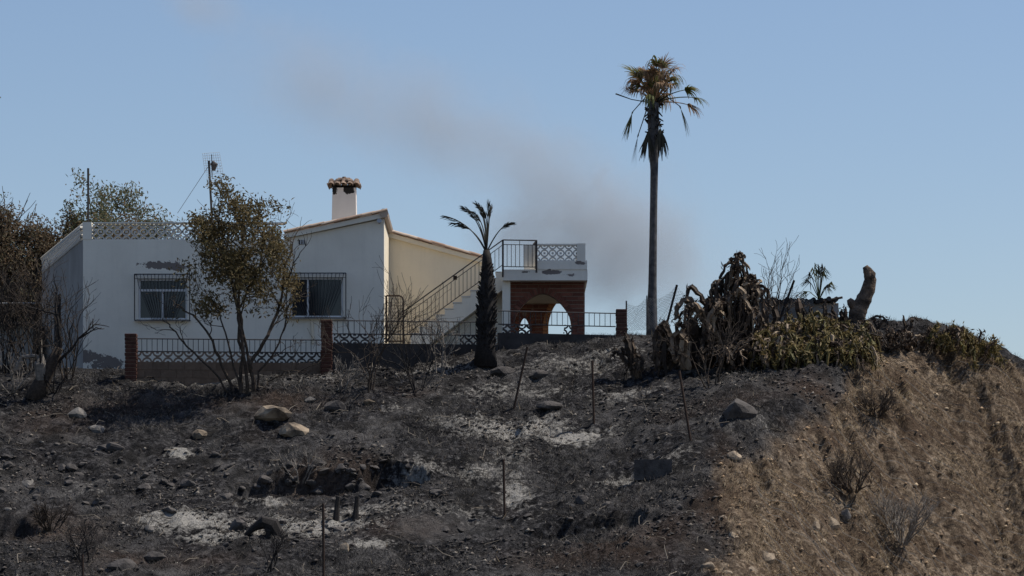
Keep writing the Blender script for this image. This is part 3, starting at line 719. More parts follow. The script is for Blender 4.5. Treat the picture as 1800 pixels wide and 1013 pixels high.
# leafy tree before the house
Yt = 84.9; base = hit(425,692); tr = thing('scorched_tree', base, 'multi-stemmed tree with singed olive-brown leaves in front of the house', 'tree')
tips = []
def stemto(pts, r0, r1, name='stem', parent=tr, mat=None):
    m = MB(); pts = [Vector(p) for p in pts]; sm = []
    for a,b in zip(pts[:-1],pts[1:]):
        for k in range(4): sm.append(a.lerp(b,k/4)+(rv(.018) if sm else Vector()))
    sm.append(pts[-1]); m.tube(sm,[r0+(r1-r0)*k/(len(sm)-1) for k in range(len(sm))],7); return m, sm
random.seed(21); by = base.y
for pl, r0 in ([[(424,694),(424,640),(420,560),(405,480),(385,440)],.075],[[(430,694),(428,620),(417,540),(425,440),(430,400)],.07],[[(437,694),(440,640),(470,590),(490,540),(500,470)],.085],
            [[(418,692),(390,640),(368,590),(340,555),(310,535)],.06],[[(412,690),(378,655),(330,610),(300,575),(285,560)],.045],[[(436,690),(432,610),(420,545),(455,470),(470,410)],.06],
            [[(440,692),(455,655),(492,605),(505,545)],.05],[[(446,690),(470,670),(500,655),(560,640)],.03],[[(424,692),(400,600),(385,550),(370,520)],.04]):
    m, sm = stemto([at(a,b,by+random.uniform(-.3,.3)*(i>0)+(.0)) for i,(a,b) in enumerate([((pl[0][0]-425)*1.9+425,pl[0][1])]+pl[1:])], r0*.68, r0*.3)
    hi = pl[-1][1] < 500
    for k in range(len(sm)//2, len(sm), 2 if hi else 3):
        grow(m, sm[k], (sm[k]-sm[k-2]).normalized()+rv(.45), .75 if hi else .5, r0*.3, 2, tips if hi else [], .5, .1, .18, 3)
    m.build('stem', M['bark'], tr)
cc_ = at(420,450,by)
def ell(c): return ((c.x-cc_.x)/1.2)**2+((c.y-cc_.y)/1.5)**2+((c.z-cc_.z)/1.55)**2+.35*math.sin(c.x*5.1+c.z*3.7)+.3*math.sin(c.z*6.3-c.x*2.2) < 1.05
ct = [x_ for x_ in tips if ell(x_[0])]
for k in range(1700):
    p = cc_+Vector((random.uniform(-1.5,1.5),random.uniform(-1.4,1.4),random.uniform(-1.4,1.5)))
    if ell(p) and mnoise.noise(p*1.5) > -.1: ct.append((p, rv(1).normalized()))
leaves(ct, 15, .13, .12, .046, M['leaf_singed'], 'crown', tr, .4)
leaves([(at(355+random.gauss(0,18),525+random.gauss(0,14),by),rv(1)) for k in range(14)]+[(at(500+random.gauss(0,10),520+random.gauss(0,28),by),rv(1)) for k in range(26)], 10, .12, .11, .04, M['leaf_singed'], 'crown', tr)

def bgtree(px, py_top, py_base, Y, wpx, mat, label, seed, n=170, per=14, dens=-.1, lsz=.13, group='trees behind the house'):
    random.seed(seed); b = Vector((X(px,Y),Y,g1(X(px,Y),Y)-.1)); t = thing('broadleaf_tree', b, label, 'tree', group)
    topz = Z(py_top,Y); H_ = topz-b.z; rw_ = wpx/2/F*Y; m = MB(); tips = []
    for k in range(4):
        a = k*1.57+random.random(); grow(m, b+Vector((math.cos(a)*.08,math.sin(a)*.08,0)), Vector((math.cos(a)*.3*rw_/H_*2,math.sin(a)*.3,1)), H_*.33, .09, 3, tips, .42, .2, .12, 3, 5, .006)
    m.build('trunk', M['bark'], t)
    cz_ = topz-H_*.34; c0_ = Vector((b.x,Y,cz_)); ct = []
    n = n*3
    for k in range(n*8):
        p = c0_+Vector((random.uniform(-1,1)*rw_,random.uniform(-1,1)*rw_*.8,random.uniform(-1,1)*H_*.36)); q = p-c0_
        if (q.x/rw_)**2+(q.y/rw_/.8)**2+(q.z/(H_*.36))**2+.9*mnoise.noise(p*.9+Vector((seed,0,0))) < .85 and mnoise.noise(p*1.7) > dens: ct.append((p,rv(1).normalized()))
        if len(ct) >= n: break
    tp_ = [x_ for x_ in tips if x_[0].z < topz+.15 and abs(x_[0].x-b.x) < rw_*1.15]
    leaves(ct+tp_[::2], per, .15, lsz, lsz*.38, mat, 'crown', t, .4)
    return t
bgtree(165,305,640,101,110,M['leaf_green'],'grey-green tree rising behind the thin roof pole',3,120)
bgtree(205,292,640,103,120,M['leaf_green'],'tallest grey-green tree above the middle of the pierced parapet',4,150)
bgtree(268,322,640,102,90,M['leaf_green'],'smaller grey-green tree at the right of the trees over the parapet',5,90)
bgtree(218,365,640,100.5,70,M['leaf_brown'],'low russet-leaved tree just above the pierced parapet',6,80)
bgtree(110,375,640,101,90,M['leaf_brown'],'brown dead-leaved tree beside the left corner of the roof',8,130)
bgtree(60,385,640,100.6,110,M['leaf_brown'],'brown dead-leaved tree between roof corner and frame edge',9,190,16)
bgtree(10,358,640,100.5,120,M['leaf_brown'],'tall brown dead-leaved tree at the left edge of the view',10,220,16)
bgtree(40,430,640,101.4,150,M['leaf_green'],'dull green tree low behind the outbuilding',12,220,16)
bgtree(-78,150,640,103,160,M['leaf_green'],'tall tree mostly outside the view, twig tips at left edge',13,150)

def bare(px, py, Ypts, label, seed, stems, mat, hgt, spread=.35, group='burnt leafless shrubs'):
    random.seed(seed); b = hit(px,py); t = thing('burnt_shrub', b, label, 'shrub', group)
    for k in range(stems):
        m = MB(); a = random.uniform(0,6.28); grow(m, b+Vector((math.cos(a)*.1,math.sin(a)*.1,-.05)), Vector((math.cos(a)*spread*random.uniform(.3,1.3),math.sin(a)*spread,1)), hgt*random.uniform(.4,.6), .022, 3, [], .42, .12, .15, 3, 5, .004, .66)
        m.build('stem', mat, t)
    return t
bare(120,668,None,'bare burnt shrub against the left corner of the house',31,6,M['bark'],2.6,.22)
bare(10,655,None,'dense black burnt shrub before the outbuilding at the left edge',51,14,M['char'],2.4,.45)
bare(52,655,None,'dark burnt shrub between outbuilding and house corner',52,12,M['bark'],2.6,.35)
bare(95,690,None,'tangled burnt shrub beside the broken stump',32,5,M['char'],1.7,.6)
bare(20,690,None,'sprawling ash-grey shrub at the left edge',33,6,M['ashwood'],1.1,1.2)
bare(655,690,None,'tall thin bare shrub below the corner of the house',34,6,M['bark'],2.7,.22)
bare(735,690,None,'black branching bare shrub in front of the stair',35,6,M['char'],2.0,.45)
bare(770,660,None,'pale twiggy bare shrub at the foot of the stair railing',36,5,M['ashwood'],1.4,.5)
bare(600,685,None,'low bare twigs between the leafy tree and the tall shrub',37,5,M['ashwood'],.9,.8)
bare(530,855,None,'pale dry branching twigs hanging over the eroded bank',38,7,M['ashwood'],.8,1.0)
bare(470,1005,None,'thin black twigs at the bottom edge left of the metal stake',39,5,M['char'],.9,.4)
bare(150,985,None,'thin dark twigs in the lower left corner',40,6,M['char'],1.0,.6)
bare(1105,670,None,'small black twigs beside the leaning charred cactus',41,4,M['char'],.6,.6)
bare(1250,585,None,'fine leafless bush behind the wire netting',42,6,M['bark'],1.9,.5)
bare(1355,590,None,'fine leafless bush right of the tallest wilted cactus',43,6,M['bark'],2.0,.4)
bare(1585,960,None,'round dry brown bush low on the cliff face',44,26,M['ashwood'],1.15,.9,'dry bushes on the cliff')
bare(1500,865,None,'dry brown bush on the middle of the cliff face',45,20,M['bark'],.9,.9,'dry bushes on the cliff')
bare(1540,735,None,'thin dry bush high on the cliff face',46,16,M['bark'],.7,.9,'dry bushes on the cliff')
bare(90,930,None,'brownish scrubby shrub on the lower left slope',47,16,M['bark'],.6,1.0)
# broken stump at left
random.seed(5); b = hit(70,698); t = thing('broken_stump', b, 'thick broken tree stump with pale split wood at lower left of the house', 'stump')
m = MB(); m.tube([at(60,705,b.y),at(72,675,b.y),at(90,640,b.y),at(104,612,b.y-.1)],[.26,.2,.17,.10],9); m.build('trunk', M['bark'], t, True)
m = MB(); m.tube([at(72,668,b.y-.12),at(70,640,b.y-.2),at(74,622,b.y-.2)],[.11,.15,.05],6); m.build('split_wood', M['ashwood'], t)
m = MB(); m.tube([at(88,645,b.y),at(62,626,b.y-.2),at(38,628,b.y-.3),at(28,650,b.y-.3)],[.08,.06,.05,.03],6); m.build('branch', M['ashwood'], t)
m = MB(); grow(m, at(104,612,b.y), Vector((.5,0,1)), .9, .06, 2, [], .6); m.build('branch', M['char'], t)
m = MB(); grow(m, at(95,640,b.y), Vector((1,-.2,.3)), .9, .05, 2, [], .6); m.build('branch', M['char'], t)

# tall fan palm
pY = 93.0; b = Vector((X(1146,pY),pY,g1(X(1146,pY),pY)-.1)); palm = thing('fan_palm', b, 'tall fan palm with scorched brown and green crown', 'palm')
m = MB(); pts = [b]+[at(x_,y_,pY) for x_,y_ in ((1146,560),(1147,500),(1148,430),(1149,360),(1150,300),(1149,250),(1148,200),(1150,180))]
m.tube(pts,[.18,.145,.115,.105,.10,.105,.14,.16,.13],12); m.build('trunk', M['palmtrunk'], palm, True)
random.seed(77); top_ = at(1150,182,pY)
m = MB()
for k in range(46):                                   # stubs of cut leaf stalks under the crown
    a = random.uniform(0,6.28); z_ = random.uniform(-1.0,.1); p = top_+Vector((math.cos(a)*.13,math.sin(a)*.13,z_)); m.tube([p,p+Vector((math.cos(a)*.13,math.sin(a)*.13,random.uniform(-.15,.16)))],[.03,.015],4)
m.build('leaf_bases', M['char'], palm)
def fan(tip_dir, pl, sag, bl, mat, nseg=22, hang=.35, spread=75, parent=palm, start=None):
    m = MB(); d = Vector(tip_dir).normalized(); p = (start or top_).copy(); pts = [p.copy()]
    for k in range(6):
        d = (d+Vector((0,0,-sag/6))).normalized(); p = p+d*(pl/6); pts.append(p.copy())
    m.tube(pts,[.022-.002*k for k in range(7)],4); side = d.cross(Vector((0,0,1)))
    if side.length < .1: side = Vector((1,0,0))
    side.normalize(); side = (side+rv(.25)).normalized()
    for k in range(nseg):
        th = R(-spread+2*spread*k/(nseg-1)); dd = (d*math.cos(th)+side*math.sin(th)).normalized(); nrm = dd.cross(side.cross(d)).normalized()
        l = bl*random.uniform(.75,1.1)*(1-.25*abs(th)); q = p.copy(); prev = None; n = 5; w0 = .035
        row = []
        for s_ in range(n+1):
            wd = w0*1.3*(1-.85*(s_/n)**2); row.append((q-nrm*wd*.5, q+nrm*wd*.5)); dd = (dd+Vector((0,0,-hang*(.3+s_)/n))+rv(.05)).normalized(); q = q+dd*(l/n)
        vs = [v for r_ in row for v in r_]; m.add(vs,[(2*s_,2*s_+1,2*s_+3,2*s_+2) for s_ in range(n)])
    return m.build('frond', mat, parent)
for k in range(46):
    a = random.uniform(0,6.28); e = random.uniform(.55,3.6); col = M['palm_dry'] if random.random() < .74 else M['palm_green']
    fan((math.cos(a),math.sin(a),e), random.uniform(.35,1.0), random.uniform(.0,.45), random.uniform(.35,.75), col, 17, random.uniform(.2,2.0), random.uniform(30,75))
for (dx_,dz_,pl_,bl_,mt) in ((1.0,.45,.95,.55,'palm_green'),(1.0,.25,.8,.6,'palm_dry'),(.9,.7,.8,.5,'palm_green'),(-.8,.9,.55,.5,'palm_dry'),(-.5,1.2,.6,.55,'palm_dry')):
    fan((dx_,random.uniform(-.4,.1),dz_), pl_*1.15, .5, bl_, M[mt], 22, .55)
for (x1_,y1_,mt) in ((1112,225,'palm_green'),(1122,265,'palm_burnt'),(1195,215,'palm_green'),(1160,250,'palm_burnt'),(1140,255,'palm_burnt')):
    e_ = at(x1_,y1_-28,pY-.2); m = MB(); mid = (top_+e_)/2+Vector((0,0,.22)); m.tube([top_,mid,e_],[.02,.016,.012],4); m.build('stalk', M['bark'], palm)
    fan((e_.x-top_.x,0,-1.6), .08, .2, .8, M[mt], 20, .3, 22, palm, e_)
m = MB(); m.tube([top_,at(1110,175,pY),at(1082,165,pY)],[.015,.012,.02],4); m.build('stalk', M['char'], palm)

# small burnt date palm in front of the fence
random.seed(90); bp = hit(853,640); bp.z -= .1; pm = thing('burnt_date_palm', bp, 'short charred date palm with thick black trunk and few upright fronds', 'palm')
by2 = bp.y; m = MB(); m.tube([bp,at(853,600,by2),at(855,540,by2),at(857,490,by2),at(856,455,by2),at(855,440,by2)],[.32,.21,.195,.165,.12,.08],12); m.build('trunk', M['char'], pm, True)
m = MB()
for k in range(420):
    f = random.random(); a = random.uniform(0,6.28); z_ = bp.z+.1+f*2.45; r_ = .18+.035*math.sin(f*3) if f < .7 else .18-.1*(f-.7)/.3
    c = Vector((at(854+2*f,500,by2).x+math.cos(a)*r_*.9,by2+math.sin(a)*r_*.9,z_)); m.tube([c,c+Vector((math.cos(a)*.085,math.sin(a)*.085,.09))],[.03,.008],4,cap=False)
m.build('leaf_bases', M['char'], pm)
hd = at(855,445,by2)
for (tx,ty,dy) in ((783,380,0),(796,392,.3),(815,365,-.3),(822,368,.2),(838,358,-.2),(842,360,.1),(858,357,0),(862,362,.3),(832,372,.5),(897,392,.1),(848,365,-.5)):
    e = at(tx,ty,by2+dy); mid = hd.lerp(e,.45)+Vector((.12 if tx < 850 else .03,0,.34)); m = MB(); pts = []
    for k in range(11):
        t_ = k/10; pts.append(hd*(1-t_)**2+mid*2*t_*(1-t_)+e*t_*t_)
    m.tube(pts,[.02-.0014*k for k in range(11)],4)
    for k in range(7,11):
        for sgn in (-1,1):
            for j in range(3):
                p = pts[k-1].lerp(pts[k],j/3); t_ = (pts[k]-pts[k-1]).normalized(); s_ = t_.cross(Vector((0,1,0)))*sgn
                dd = (t_*1.5+s_*.28+rv(.12)+Vector((0,0,-.25*(k/10)))).normalized(); l = .2*(1 if k > 6 else .55); nn = dd.cross(rv(1)).normalized()*.011
                m.add([p-nn,p+nn,p+dd*l*.6+nn*.8-Vector((0,0,.01)),p+dd*l-Vector((0,0,.05))],[(0,1,2,3)])
    m.build('frond', M['palm_burnt'], pm)

# ------------------------------------------------------------------ wilted cacti on the mound
def cstem(pts, r, mat, parent, name='stem', n=8):
    pts = [Vector(p) for p in pts]; sm = []
    for i in range(len(pts)-1):
        p0_,p1_,p2_,p3_ = pts[max(i-1,0)],pts[i],pts[i+1],pts[min(i+2,len(pts)-1)]
        for k in range(4):
            t_ = k/4; sm.append(.5*((2*p1_)+(p2_-p0_)*t_+(2*p0_-5*p1_+4*p2_-p3_)*t_*t_+(3*p1_-p0_-3*p2_+p3_)*t_**3))
    sm.append(pts[-1]); q = len(sm); sm = [p_+rv(r*.34) for p_ in sm]
    SHRED.setdefault(parent.name,[]).extend([(p_, mat) for p_ in sm[2:]])
    m = MB(); m.tube(sm,[r*(.85+.25*math.sin(3.1*k/q+.3))*(1 if k < q-2 else (.75 if k == q-2 else .35))*random.uniform(.62,1.22) for k in range(q)],n,.42)
    return m.build(name, mat, parent)
SHRED = {}
def finger(p, a, out, upz, down, r, mat, parent):
    o = Vector((math.cos(a),math.sin(a),0)); s_ = Vector((-o.y,o.x,0))*random.gauss(0,.12); v = lambda: rv(.035)
    return cstem([p,p+o*out*.45+Vector((0,0,upz))+v(),p+o*out+Vector((0,0,upz*.7))+s_*.5+v(),p+o*out*1.25+Vector((0,0,-down*.45))+s_+v(),p+o*out*random.uniform(1.0,1.5)+Vector((0,0,-down))+s_*1.3+v()], r, mat, parent)
random.seed(101)
c1 = thing('wilted_cactus', hit(1290,640), 'tallest wilted cactus with tiers of drooping charred stems', 'cactus', 'fire-wilted cacti on the mound'); cy = 85.0
for (xt,yt,xb,nf) in ((1298,455,1292,9),(1285,487,1285,12),(1312,487,1300,12),(1262,500,1275,8),(1330,505,1310,11),(1300,520,1300,14),(1275,535,1285,14),(1325,545,1310,14),(1250,560,1265,12),(1290,570,1292,12)):
    yy = cy+random.uniform(-.5,.4); tp_ = at(xt,yt,yy); cstem([at(xb,650,yy),at((xb*1.2+xt*.8)/2,600,yy),at((xb+xt)/2,(yt+640)/2,yy),tp_],.07,M['cactus_char'],c1)
    for k in range(int(nf*1.5)):
        p = tp_+Vector((random.gauss(0,.07),random.gauss(0,.1),random.uniform(-.3,.02))); finger(p, random.uniform(0,6.28), random.uniform(.07,.24), random.uniform(.02,.14), random.uniform(.2,.6), random.uniform(.028,.045), M['cactus_char'] if random.random() < .72 else M['cactus_tan'], c1)
c2 = thing('wilted_cactus', hit(1235,645), 'wilted cactus with a pale thick arching stem bent over to the left', 'cactus', 'fire-wilted cacti on the mound'); cy = 84.7
cstem([at(1262,610,cy),at(1240,570,cy),at(1218,535,cy),at(1203,527,cy),at(1190,540,cy),at(1187,560,cy)],.085,M['cactus_tan'],c2)
cstem([at(1268,605,cy-.1),at(1248,562,cy-.1),at(1225,538,cy-.15),at(1210,535,cy-.1),at(1204,560,cy-.1)],.06,M['cactus_tan'],c2)
cstem([at(1270,600,cy),at(1255,560,cy),at(1230,520,cy),at(1212,505,cy),at(1206,525,cy)],.06,M['cactus_char'],c2)
for k in range(26):
    x_ = random.uniform(1205,1275); p = at(x_,random.uniform(530,600),cy+random.uniform(-.4,.4)); finger(p, random.uniform(2.2,4.8), random.uniform(.08,.3), random.uniform(.03,.15), random.uniform(.3,.8), random.uniform(.035,.07), M['cactus_char'] if random.random() < .65 else M['cactus_tan'], c2)
for k in range(8):
    x_ = 1200+k*10; cstem([at(x_,650,cy),at(x_+random.uniform(-8,8),610,cy),at(x_+random.uniform(-12,12),random.uniform(550,580),cy)],.075,M['cactus_char'],c2)
c3 = thing('wilted_cactus', hit(1175,655), 'dark wilted cactus hanging like folded cloth, left of the mound', 'cactus', 'fire-wilted cacti on the mound'); cy = 84.3
for k in range(14):
    x_ = random.uniform(1158,1205); y_ = random.uniform(567,600); cstem([at(x_+random.uniform(-4,10),650,cy),at(x_+6,610,cy),at(x_,y_,cy+random.uniform(-.2,.2)),at(x_-random.uniform(6,14),y_+10,cy-.1),at(x_-random.uniform(8,16),y_+random.uniform(35,75),cy-.15)],random.uniform(.05,.085),M['cactus_char'] if k%4 else M['cactus_tan'],c3)
c4 = thing('charred_cactus', hit(1110,668), 'small black charred cactus leaning left on the bare slope', 'cactus'); cy = hit(1112,668).y
for pl, r_ in (([(1118,672),(1112,640),(1104,605),(1098,585)],.085),([(1120,670),(1116,630),(1111,598)],.07),([(1110,650),(1095,628),(1082,618),(1076,626)],.05),([(1112,640),(1100,620),(1090,612)],.05),([(1125,668),(1128,640),(1120,620)],.05)):
    cstem([at(a_,b_,cy) for a_,b_ in pl], r_, M['cactus_char'], c4)
def clump(x0,x1,y0,y1,cy,n,mats,label,rmin=.022,rmax=.042,dn=(.35,.85)):
    n = int(n*1.9)
    t = thing('cactus_clump', hit((x0+x1)/2,y1), label, 'cactus', 'scorched cactus clumps on the mound edge')
    for k in range(n):
        f = random.random(); px_ = random.uniform(x0,x1); py_ = y0+(y1-14+8*math.sin(px_*.09)-y0)*f**.8; yy = cy+.9*(1-f)-.35*f+random.uniform(-.15,.15); p = at(px_,py_,yy)
        finger(p, random.uniform(2.6,6.8), random.uniform(.06,.34), random.uniform(-.02,.2), random.uniform(*dn)*random.random()**.6, random.uniform(rmin,rmax), M[random.choice(mats)], t)
    return t
OL, CH, TN, GR = 'cactus_olive','cactus_char','cactus_tan','cactus_green'
clump(1235,1330,585,640,84.5,60,[CH,CH,CH,TN],'charred cactus clump at the foot of the tallest wilted cactus')
clump(1330,1385,575,640,84.3,60,[OL,TN,CH,OL],'olive and tan cactus clump right of the tallest cactus')
clump(1375,1430,565,640,84.2,75,[OL,OL,GR,TN],'olive cactus clump in front of the low shed wall')
clump(1420,1475,562,640,84.2,75,[OL,GR,OL,CH],'green-olive cactus clump below the spiky yucca')
clump(1465,1528,575,640,84.2,80,[OL,GR,OL,TN,CH],'olive cactus clump at the cliff edge below the curved trunk')
tst = thing('charred_cactus', hit(1400,640), 'upright black cactus stubs standing before the low shed wall', 'cactus')
for (x_,y_) in ((1338,520),(1346,545),(1362,528),(1385,540),(1402,522),(1412,535),(1425,540),(1452,530),(1462,538),(1478,545),(1488,540)):
    cstem([at(x_+random.uniform(-8,8),600,86.2),at(x_+random.uniform(-5,5),570,86.2),at(x_,y_,86.2)],random.uniform(.05,.09),M[CH],tst)
t = thing('cactus_clump', hit(1595,608), 'burnt cactus stubs along the bare crest of the cliff', 'cactus', 'scorched cactus clumps on the mound edge')
for k in range(34):
    x_ = random.uniform(1535,1645); p = hit(x_,616); p.z -= .05; l = random.uniform(.2,.55); d = Vector((random.gauss(0,.5),random.gauss(0,.3),1)).normalized()
    cstem([p,p+d*l*.5,p+d*l+rv(.05),p+d*l*1.15+Vector((random.gauss(0,.12),0,-.05))],random.uniform(.022,.045),M[random.choice([CH,CH,TN])],t,n=8)
for pl in ([(1598,600),(1592,580),(1588,552)],[(1596,588),(1603,570),(1606,560)],[(1556,610),(1545,585),(1535,560),(1550,556),(1562,572)],[(1540,600),(1548,570),(1558,560)]):
    cstem([at(a_,b_,86) for a_,b_ in pl],.035,M[CH],t)
t = thing('cactus_clump', hit(1690,612), 'green and yellow cactus trailing over the right end of the cliff', 'cactus', 'scorched cactus clumps on the mound edge')
for k in range(58):
    x_ = random.uniform(1632,1752); yb = 600+max(0,(x_-1680))*.42; p = at(x_,yb+random.uniform(-18,14),86+random.uniform(-.5,.4)); a = random.uniform(-1.9,.6)
    if random.random() < .45: d = Vector((random.gauss(.3,.5),0,1)).normalized(); cstem([p,p+d*.15,p+d*.32+rv(.04)],random.uniform(.025,.045),M[random.choice([CH,OL,GR])],t,n=8)
    else: finger(p, a, random.uniform(.1,.3), .05, random.uniform(.15,.45), random.uniform(.025,.045), M[random.choice([OL,GR,TN,OL])], t)
M['shred_dark'] = leafmat('charred_shreds',[(0,(.014,.011,.010)),(.6,(.05,.034,.024)),(1,(.15,.10,.065))],.1)
M['shred_olive'] = leafmat('scorched_leaf_shreds',[(0,(.035,.027,.012)),(.4,(.15,.115,.035)),(.75,(.27,.20,.075)),(1,(.42,.33,.19))],.25)
for nm, lst in SHRED.items():
    par_ = bpy.data.objects[nm]
    for key, mt, nmax in (('char','shred_dark',260),('other','shred_olive',420)):
        pts_ = [(p_,Vector((random.gauss(0,.6),random.gauss(0,.4),-.6))) for p_,mm in lst if (mm is M['cactus_char'] or (mm is M['cactus_tan'])) == (key == 'char')]
        if len(pts_) > 8: leaves(random.sample(pts_,min(nmax,len(pts_))), 4, .05, .15, .035, M[mt], 'withered_leaves', par_, .5)
# curved trunk
sY2 = 86.8; t = thing('curved_trunk', at(1505,580,sY2), 'thick curved dead trunk rising bare against the sky', 'tree trunk')
m = MB(); pts = [at(a_,b_,sY2) for a_,b_ in ((1502,595),(1504,568),(1508,548),(1517,530),(1526,510),(1530,492),(1525,476),(1519,466))]; rr = [.22,.20,.22,.20,.175,.155,.115,.06]
sm, rs = [], []
for i in range(len(pts)-1):
    for k in range(4): f = k/4; sm.append(pts[i].lerp(pts[i+1],f)); rs.append((rr[i]*(1-f)+rr[i+1]*f)*random.uniform(.94,1.06))
m.tube(sm,rs,14); o = m.build('trunk', M['stump'], t, True)
m = MB(); m.tube([at(1505,545,sY2),at(1496,532,sY2-.1),at(1492,526,sY2-.1)],[.13,.11,.06],8); m.build('knot', M['stump'], t, True)
m = MB(); m.tube([at(1530,492,sY2-.05),at(1534,480,sY2-.05),at(1531,474,sY2-.05)],[.12,.08,.03],8); m.build('knot', M['stump'], t, True)
# shed wall
shY = 88.2; t = thing('low_shed', at(1400,585,shY), 'low grey shed wall with burnt ragged roof edge behind the cacti', 'shed')
m = MB(); m.box(X(1335,shY),X(1474,shY),shY,shY+1.6,Z(610,shY),Z(533,shY)); m.build('wall', M['plaster_dark'], t)
random.seed(4)
for k in range(22):
    x_ = X(1330,shY)+k*.097; m = MB(); m.tube([(x_,shY-.12-random.uniform(0,.1),Z(529,shY)+random.uniform(-.05,.04)),(x_+random.uniform(-.03,.03),shY+1.6,Z(527,shY)+.03)],[.062,.062],8); m.build('roof_tile', M['char'] if random.random() < .75 else M['stoneD'], t)
rod('roof_batten', at(1440,531,shY-.15), at(1481,523,shY-.15), .03, M['bark'], t)
# yucca-like plant behind the shed
yY = 88.9; t = thing('spiky_yucca', at(1440,530,yY), 'small half-burnt palm-like plant with upright leaves above the shed', 'plant'); hb = at(1440,527,yY)
m = MB(); m.tube([at(1440,560,yY),hb],[.07,.05],7); m.build('stem', M['bark'], t)
for (tx,ty) in ((1432,462),(1438,464),(1445,463),(1450,468),(1422,478),(1418,490),(1428,470),(1455,500),(1462,495),(1412,512),(1447,472)):
    e = at(tx,ty,yY+random.uniform(-.2,.2)); m = MB(); mid = hb.lerp(e,.6)+Vector((0,0,.07)); m.tube([hb,mid,e],[.012,.01,.006],4)
    for k in range(10):
        d = ((e-mid).normalized()*.4+Vector((random.gauss(0,.35),0,-.7))).normalized(); p = mid.lerp(e,.3+.07*k); nn = Vector((.014,0,0)); m.add([p-nn,p+nn,p+d*.2+nn*.5,p+d*.27],[(0,1,2,3)])
    m.build('frond', M['palm_green'] if random.random() < .4 else M['palm_burnt'], t)

# wire netting with leaning posts
def net(tops, bots, label, sp=.07):
    t = thing('wire_netting', bots[0], label, 'netting'); m = MB(); n = 40
    def ev(P_, f):
        f = f*(len(P_)-1); i = min(int(f),len(P_)-2); return P_[i].lerp(P_[i+1],f-i)
    L_ = sum((a-b).length for a,b in zip(tops[:-1],tops[1:])); nu = int(L_/sp); nv = 12; G = {}
    for i in range(nu+1):
        for j in range(nv+1):
            f = i/nu; seg = (f*(len(tops)-1))%1; a, b = ev(tops,f), ev(bots,f); p = a.lerp(b,j/nv); p.z -= .16*math.sin(math.pi*seg)*(1-j/nv); p += rv(.008); G[i,j] = p
    for i in range(nu):
        for j in range(nv):
            m.tube([G[i,j],G[i+1,j+1]],.0035,3,cap=False); m.tube([G[i+1,j],G[i,j+1]],.0035,3,cap=False)
    m.build('net', M['net'], t); return t
nY = 87.9
net([at(1101,531,nY),at(1137,523,nY),at(1188,503,nY),at(1240,520,nY)],[at(1101,583,nY),at(1137,580,nY),at(1172,568,nY),at(1240,575,nY)],'sagging wire netting between pier and cacti before the tall palm')
net([at(1320,525,88),at(1350,515,88),at(1392,505,88),at(1430,525,88)],[at(1320,560,88),at(1350,560,88),at(1380,560,88),at(1430,545,88)],'sagging wire netting right of the tallest cactus')
def post(p, q, label, r=.028, mat='rust'):
    t = thing('metal_stake', p, label, 'stake', 'stakes of the lost fence'); rod('stake', p-(Vector(q)-Vector(p)).normalized()*.25, q, r, M[mat], t); return t
post(at(1101,588,nY-.05), at(1101,529,nY-.05), 'upright netting post beside the sooty end pier', .02, 'iron')
post(at(1137,582,nY-.05), at(1137,520,nY-.05), 'thin netting post just left of the tall palm trunk', .016, 'iron')
post(at(1172,570,nY-.05), at(1190,501,nY-.05), 'leaning netting post right of the tall palm trunk', .03, 'char')
post(at(1375,550,88), at(1396,493,88), 'leaning netting post between tallest cactus and yucca', .03, 'char')
for (xb_,yb_,xt_,yt_,lb) in ((903,720,927,610,'leaning rusty stake right of the burnt date palm'),(1044,745,1041,634,'upright rusty stake in the middle of the slope'),(1214,775,1194,652,'leaning rusty stake below the wilted cacti'),
        (887,908,885,808,'upright stake by the narrow white ash streak'),(569,1030,568,885,'dark stake at the bottom edge below the hollow'),(146,1035,145,975,'short dark stake at the lower left edge')):
    h = hit(xb_,yb_); post(h, at(xt_,yt_,h.y), lb)
h = hit(660,690)

# ------------------------------------------------------------------ rocks, blocks, logs
def rockmesh(seed, mat, flat=.6, rough=.35):
    bm = bmesh.new(); bmesh.ops.create_icosphere(bm, subdivisions=2, radius=1)
    o = Vector((seed*3.1,seed*1.7,seed*.9))
    for v in bm.verts:
        n_ = v.co.normalized(); k = 1+rough*mnoise.noise(n_*1.1+o)+rough*.5*mnoise.noise(n_*2.6+o)+.06*mnoise.noise(n_*7+o)
        c = n_*k
        for pl in range(9):                            # broken facets
            pn = Vector((math.sin(seed+pl*2.1),math.cos(seed*1.3+pl*1.7),math.sin(seed*.7+pl*2.9))).normalized(); ex = c.dot(pn)-.62
            if ex > 0: c -= pn*ex*.9
        v.co = Vector((c.x,c.y,c.z*flat))
    me_ = bpy.data.meshes.new('rock'); bm.to_mesh(me_); bm.free(); me_.materials.append(mat); return me_
def rock(px, py, wpx, hpx, mat, label, seed, group=None):
    h = hit(px,py+hpx*.4); w_ = wpx/F*h.y/2; hh = hpx/F*h.y/2
    o = bpy.data.objects.new('rock', rockmesh(seed, M[mat], 1)); COL.objects.link(o); o.location = h+Vector((0,0,hh*.25)); o.scale = (w_*1.12,w_*.75,hh*1.25); o.rotation_euler = (R(random.uniform(-8,8)),R(random.uniform(-8,8)),R(random.uniform(-25,25)))
    return tag(o, label, 'rock', group)
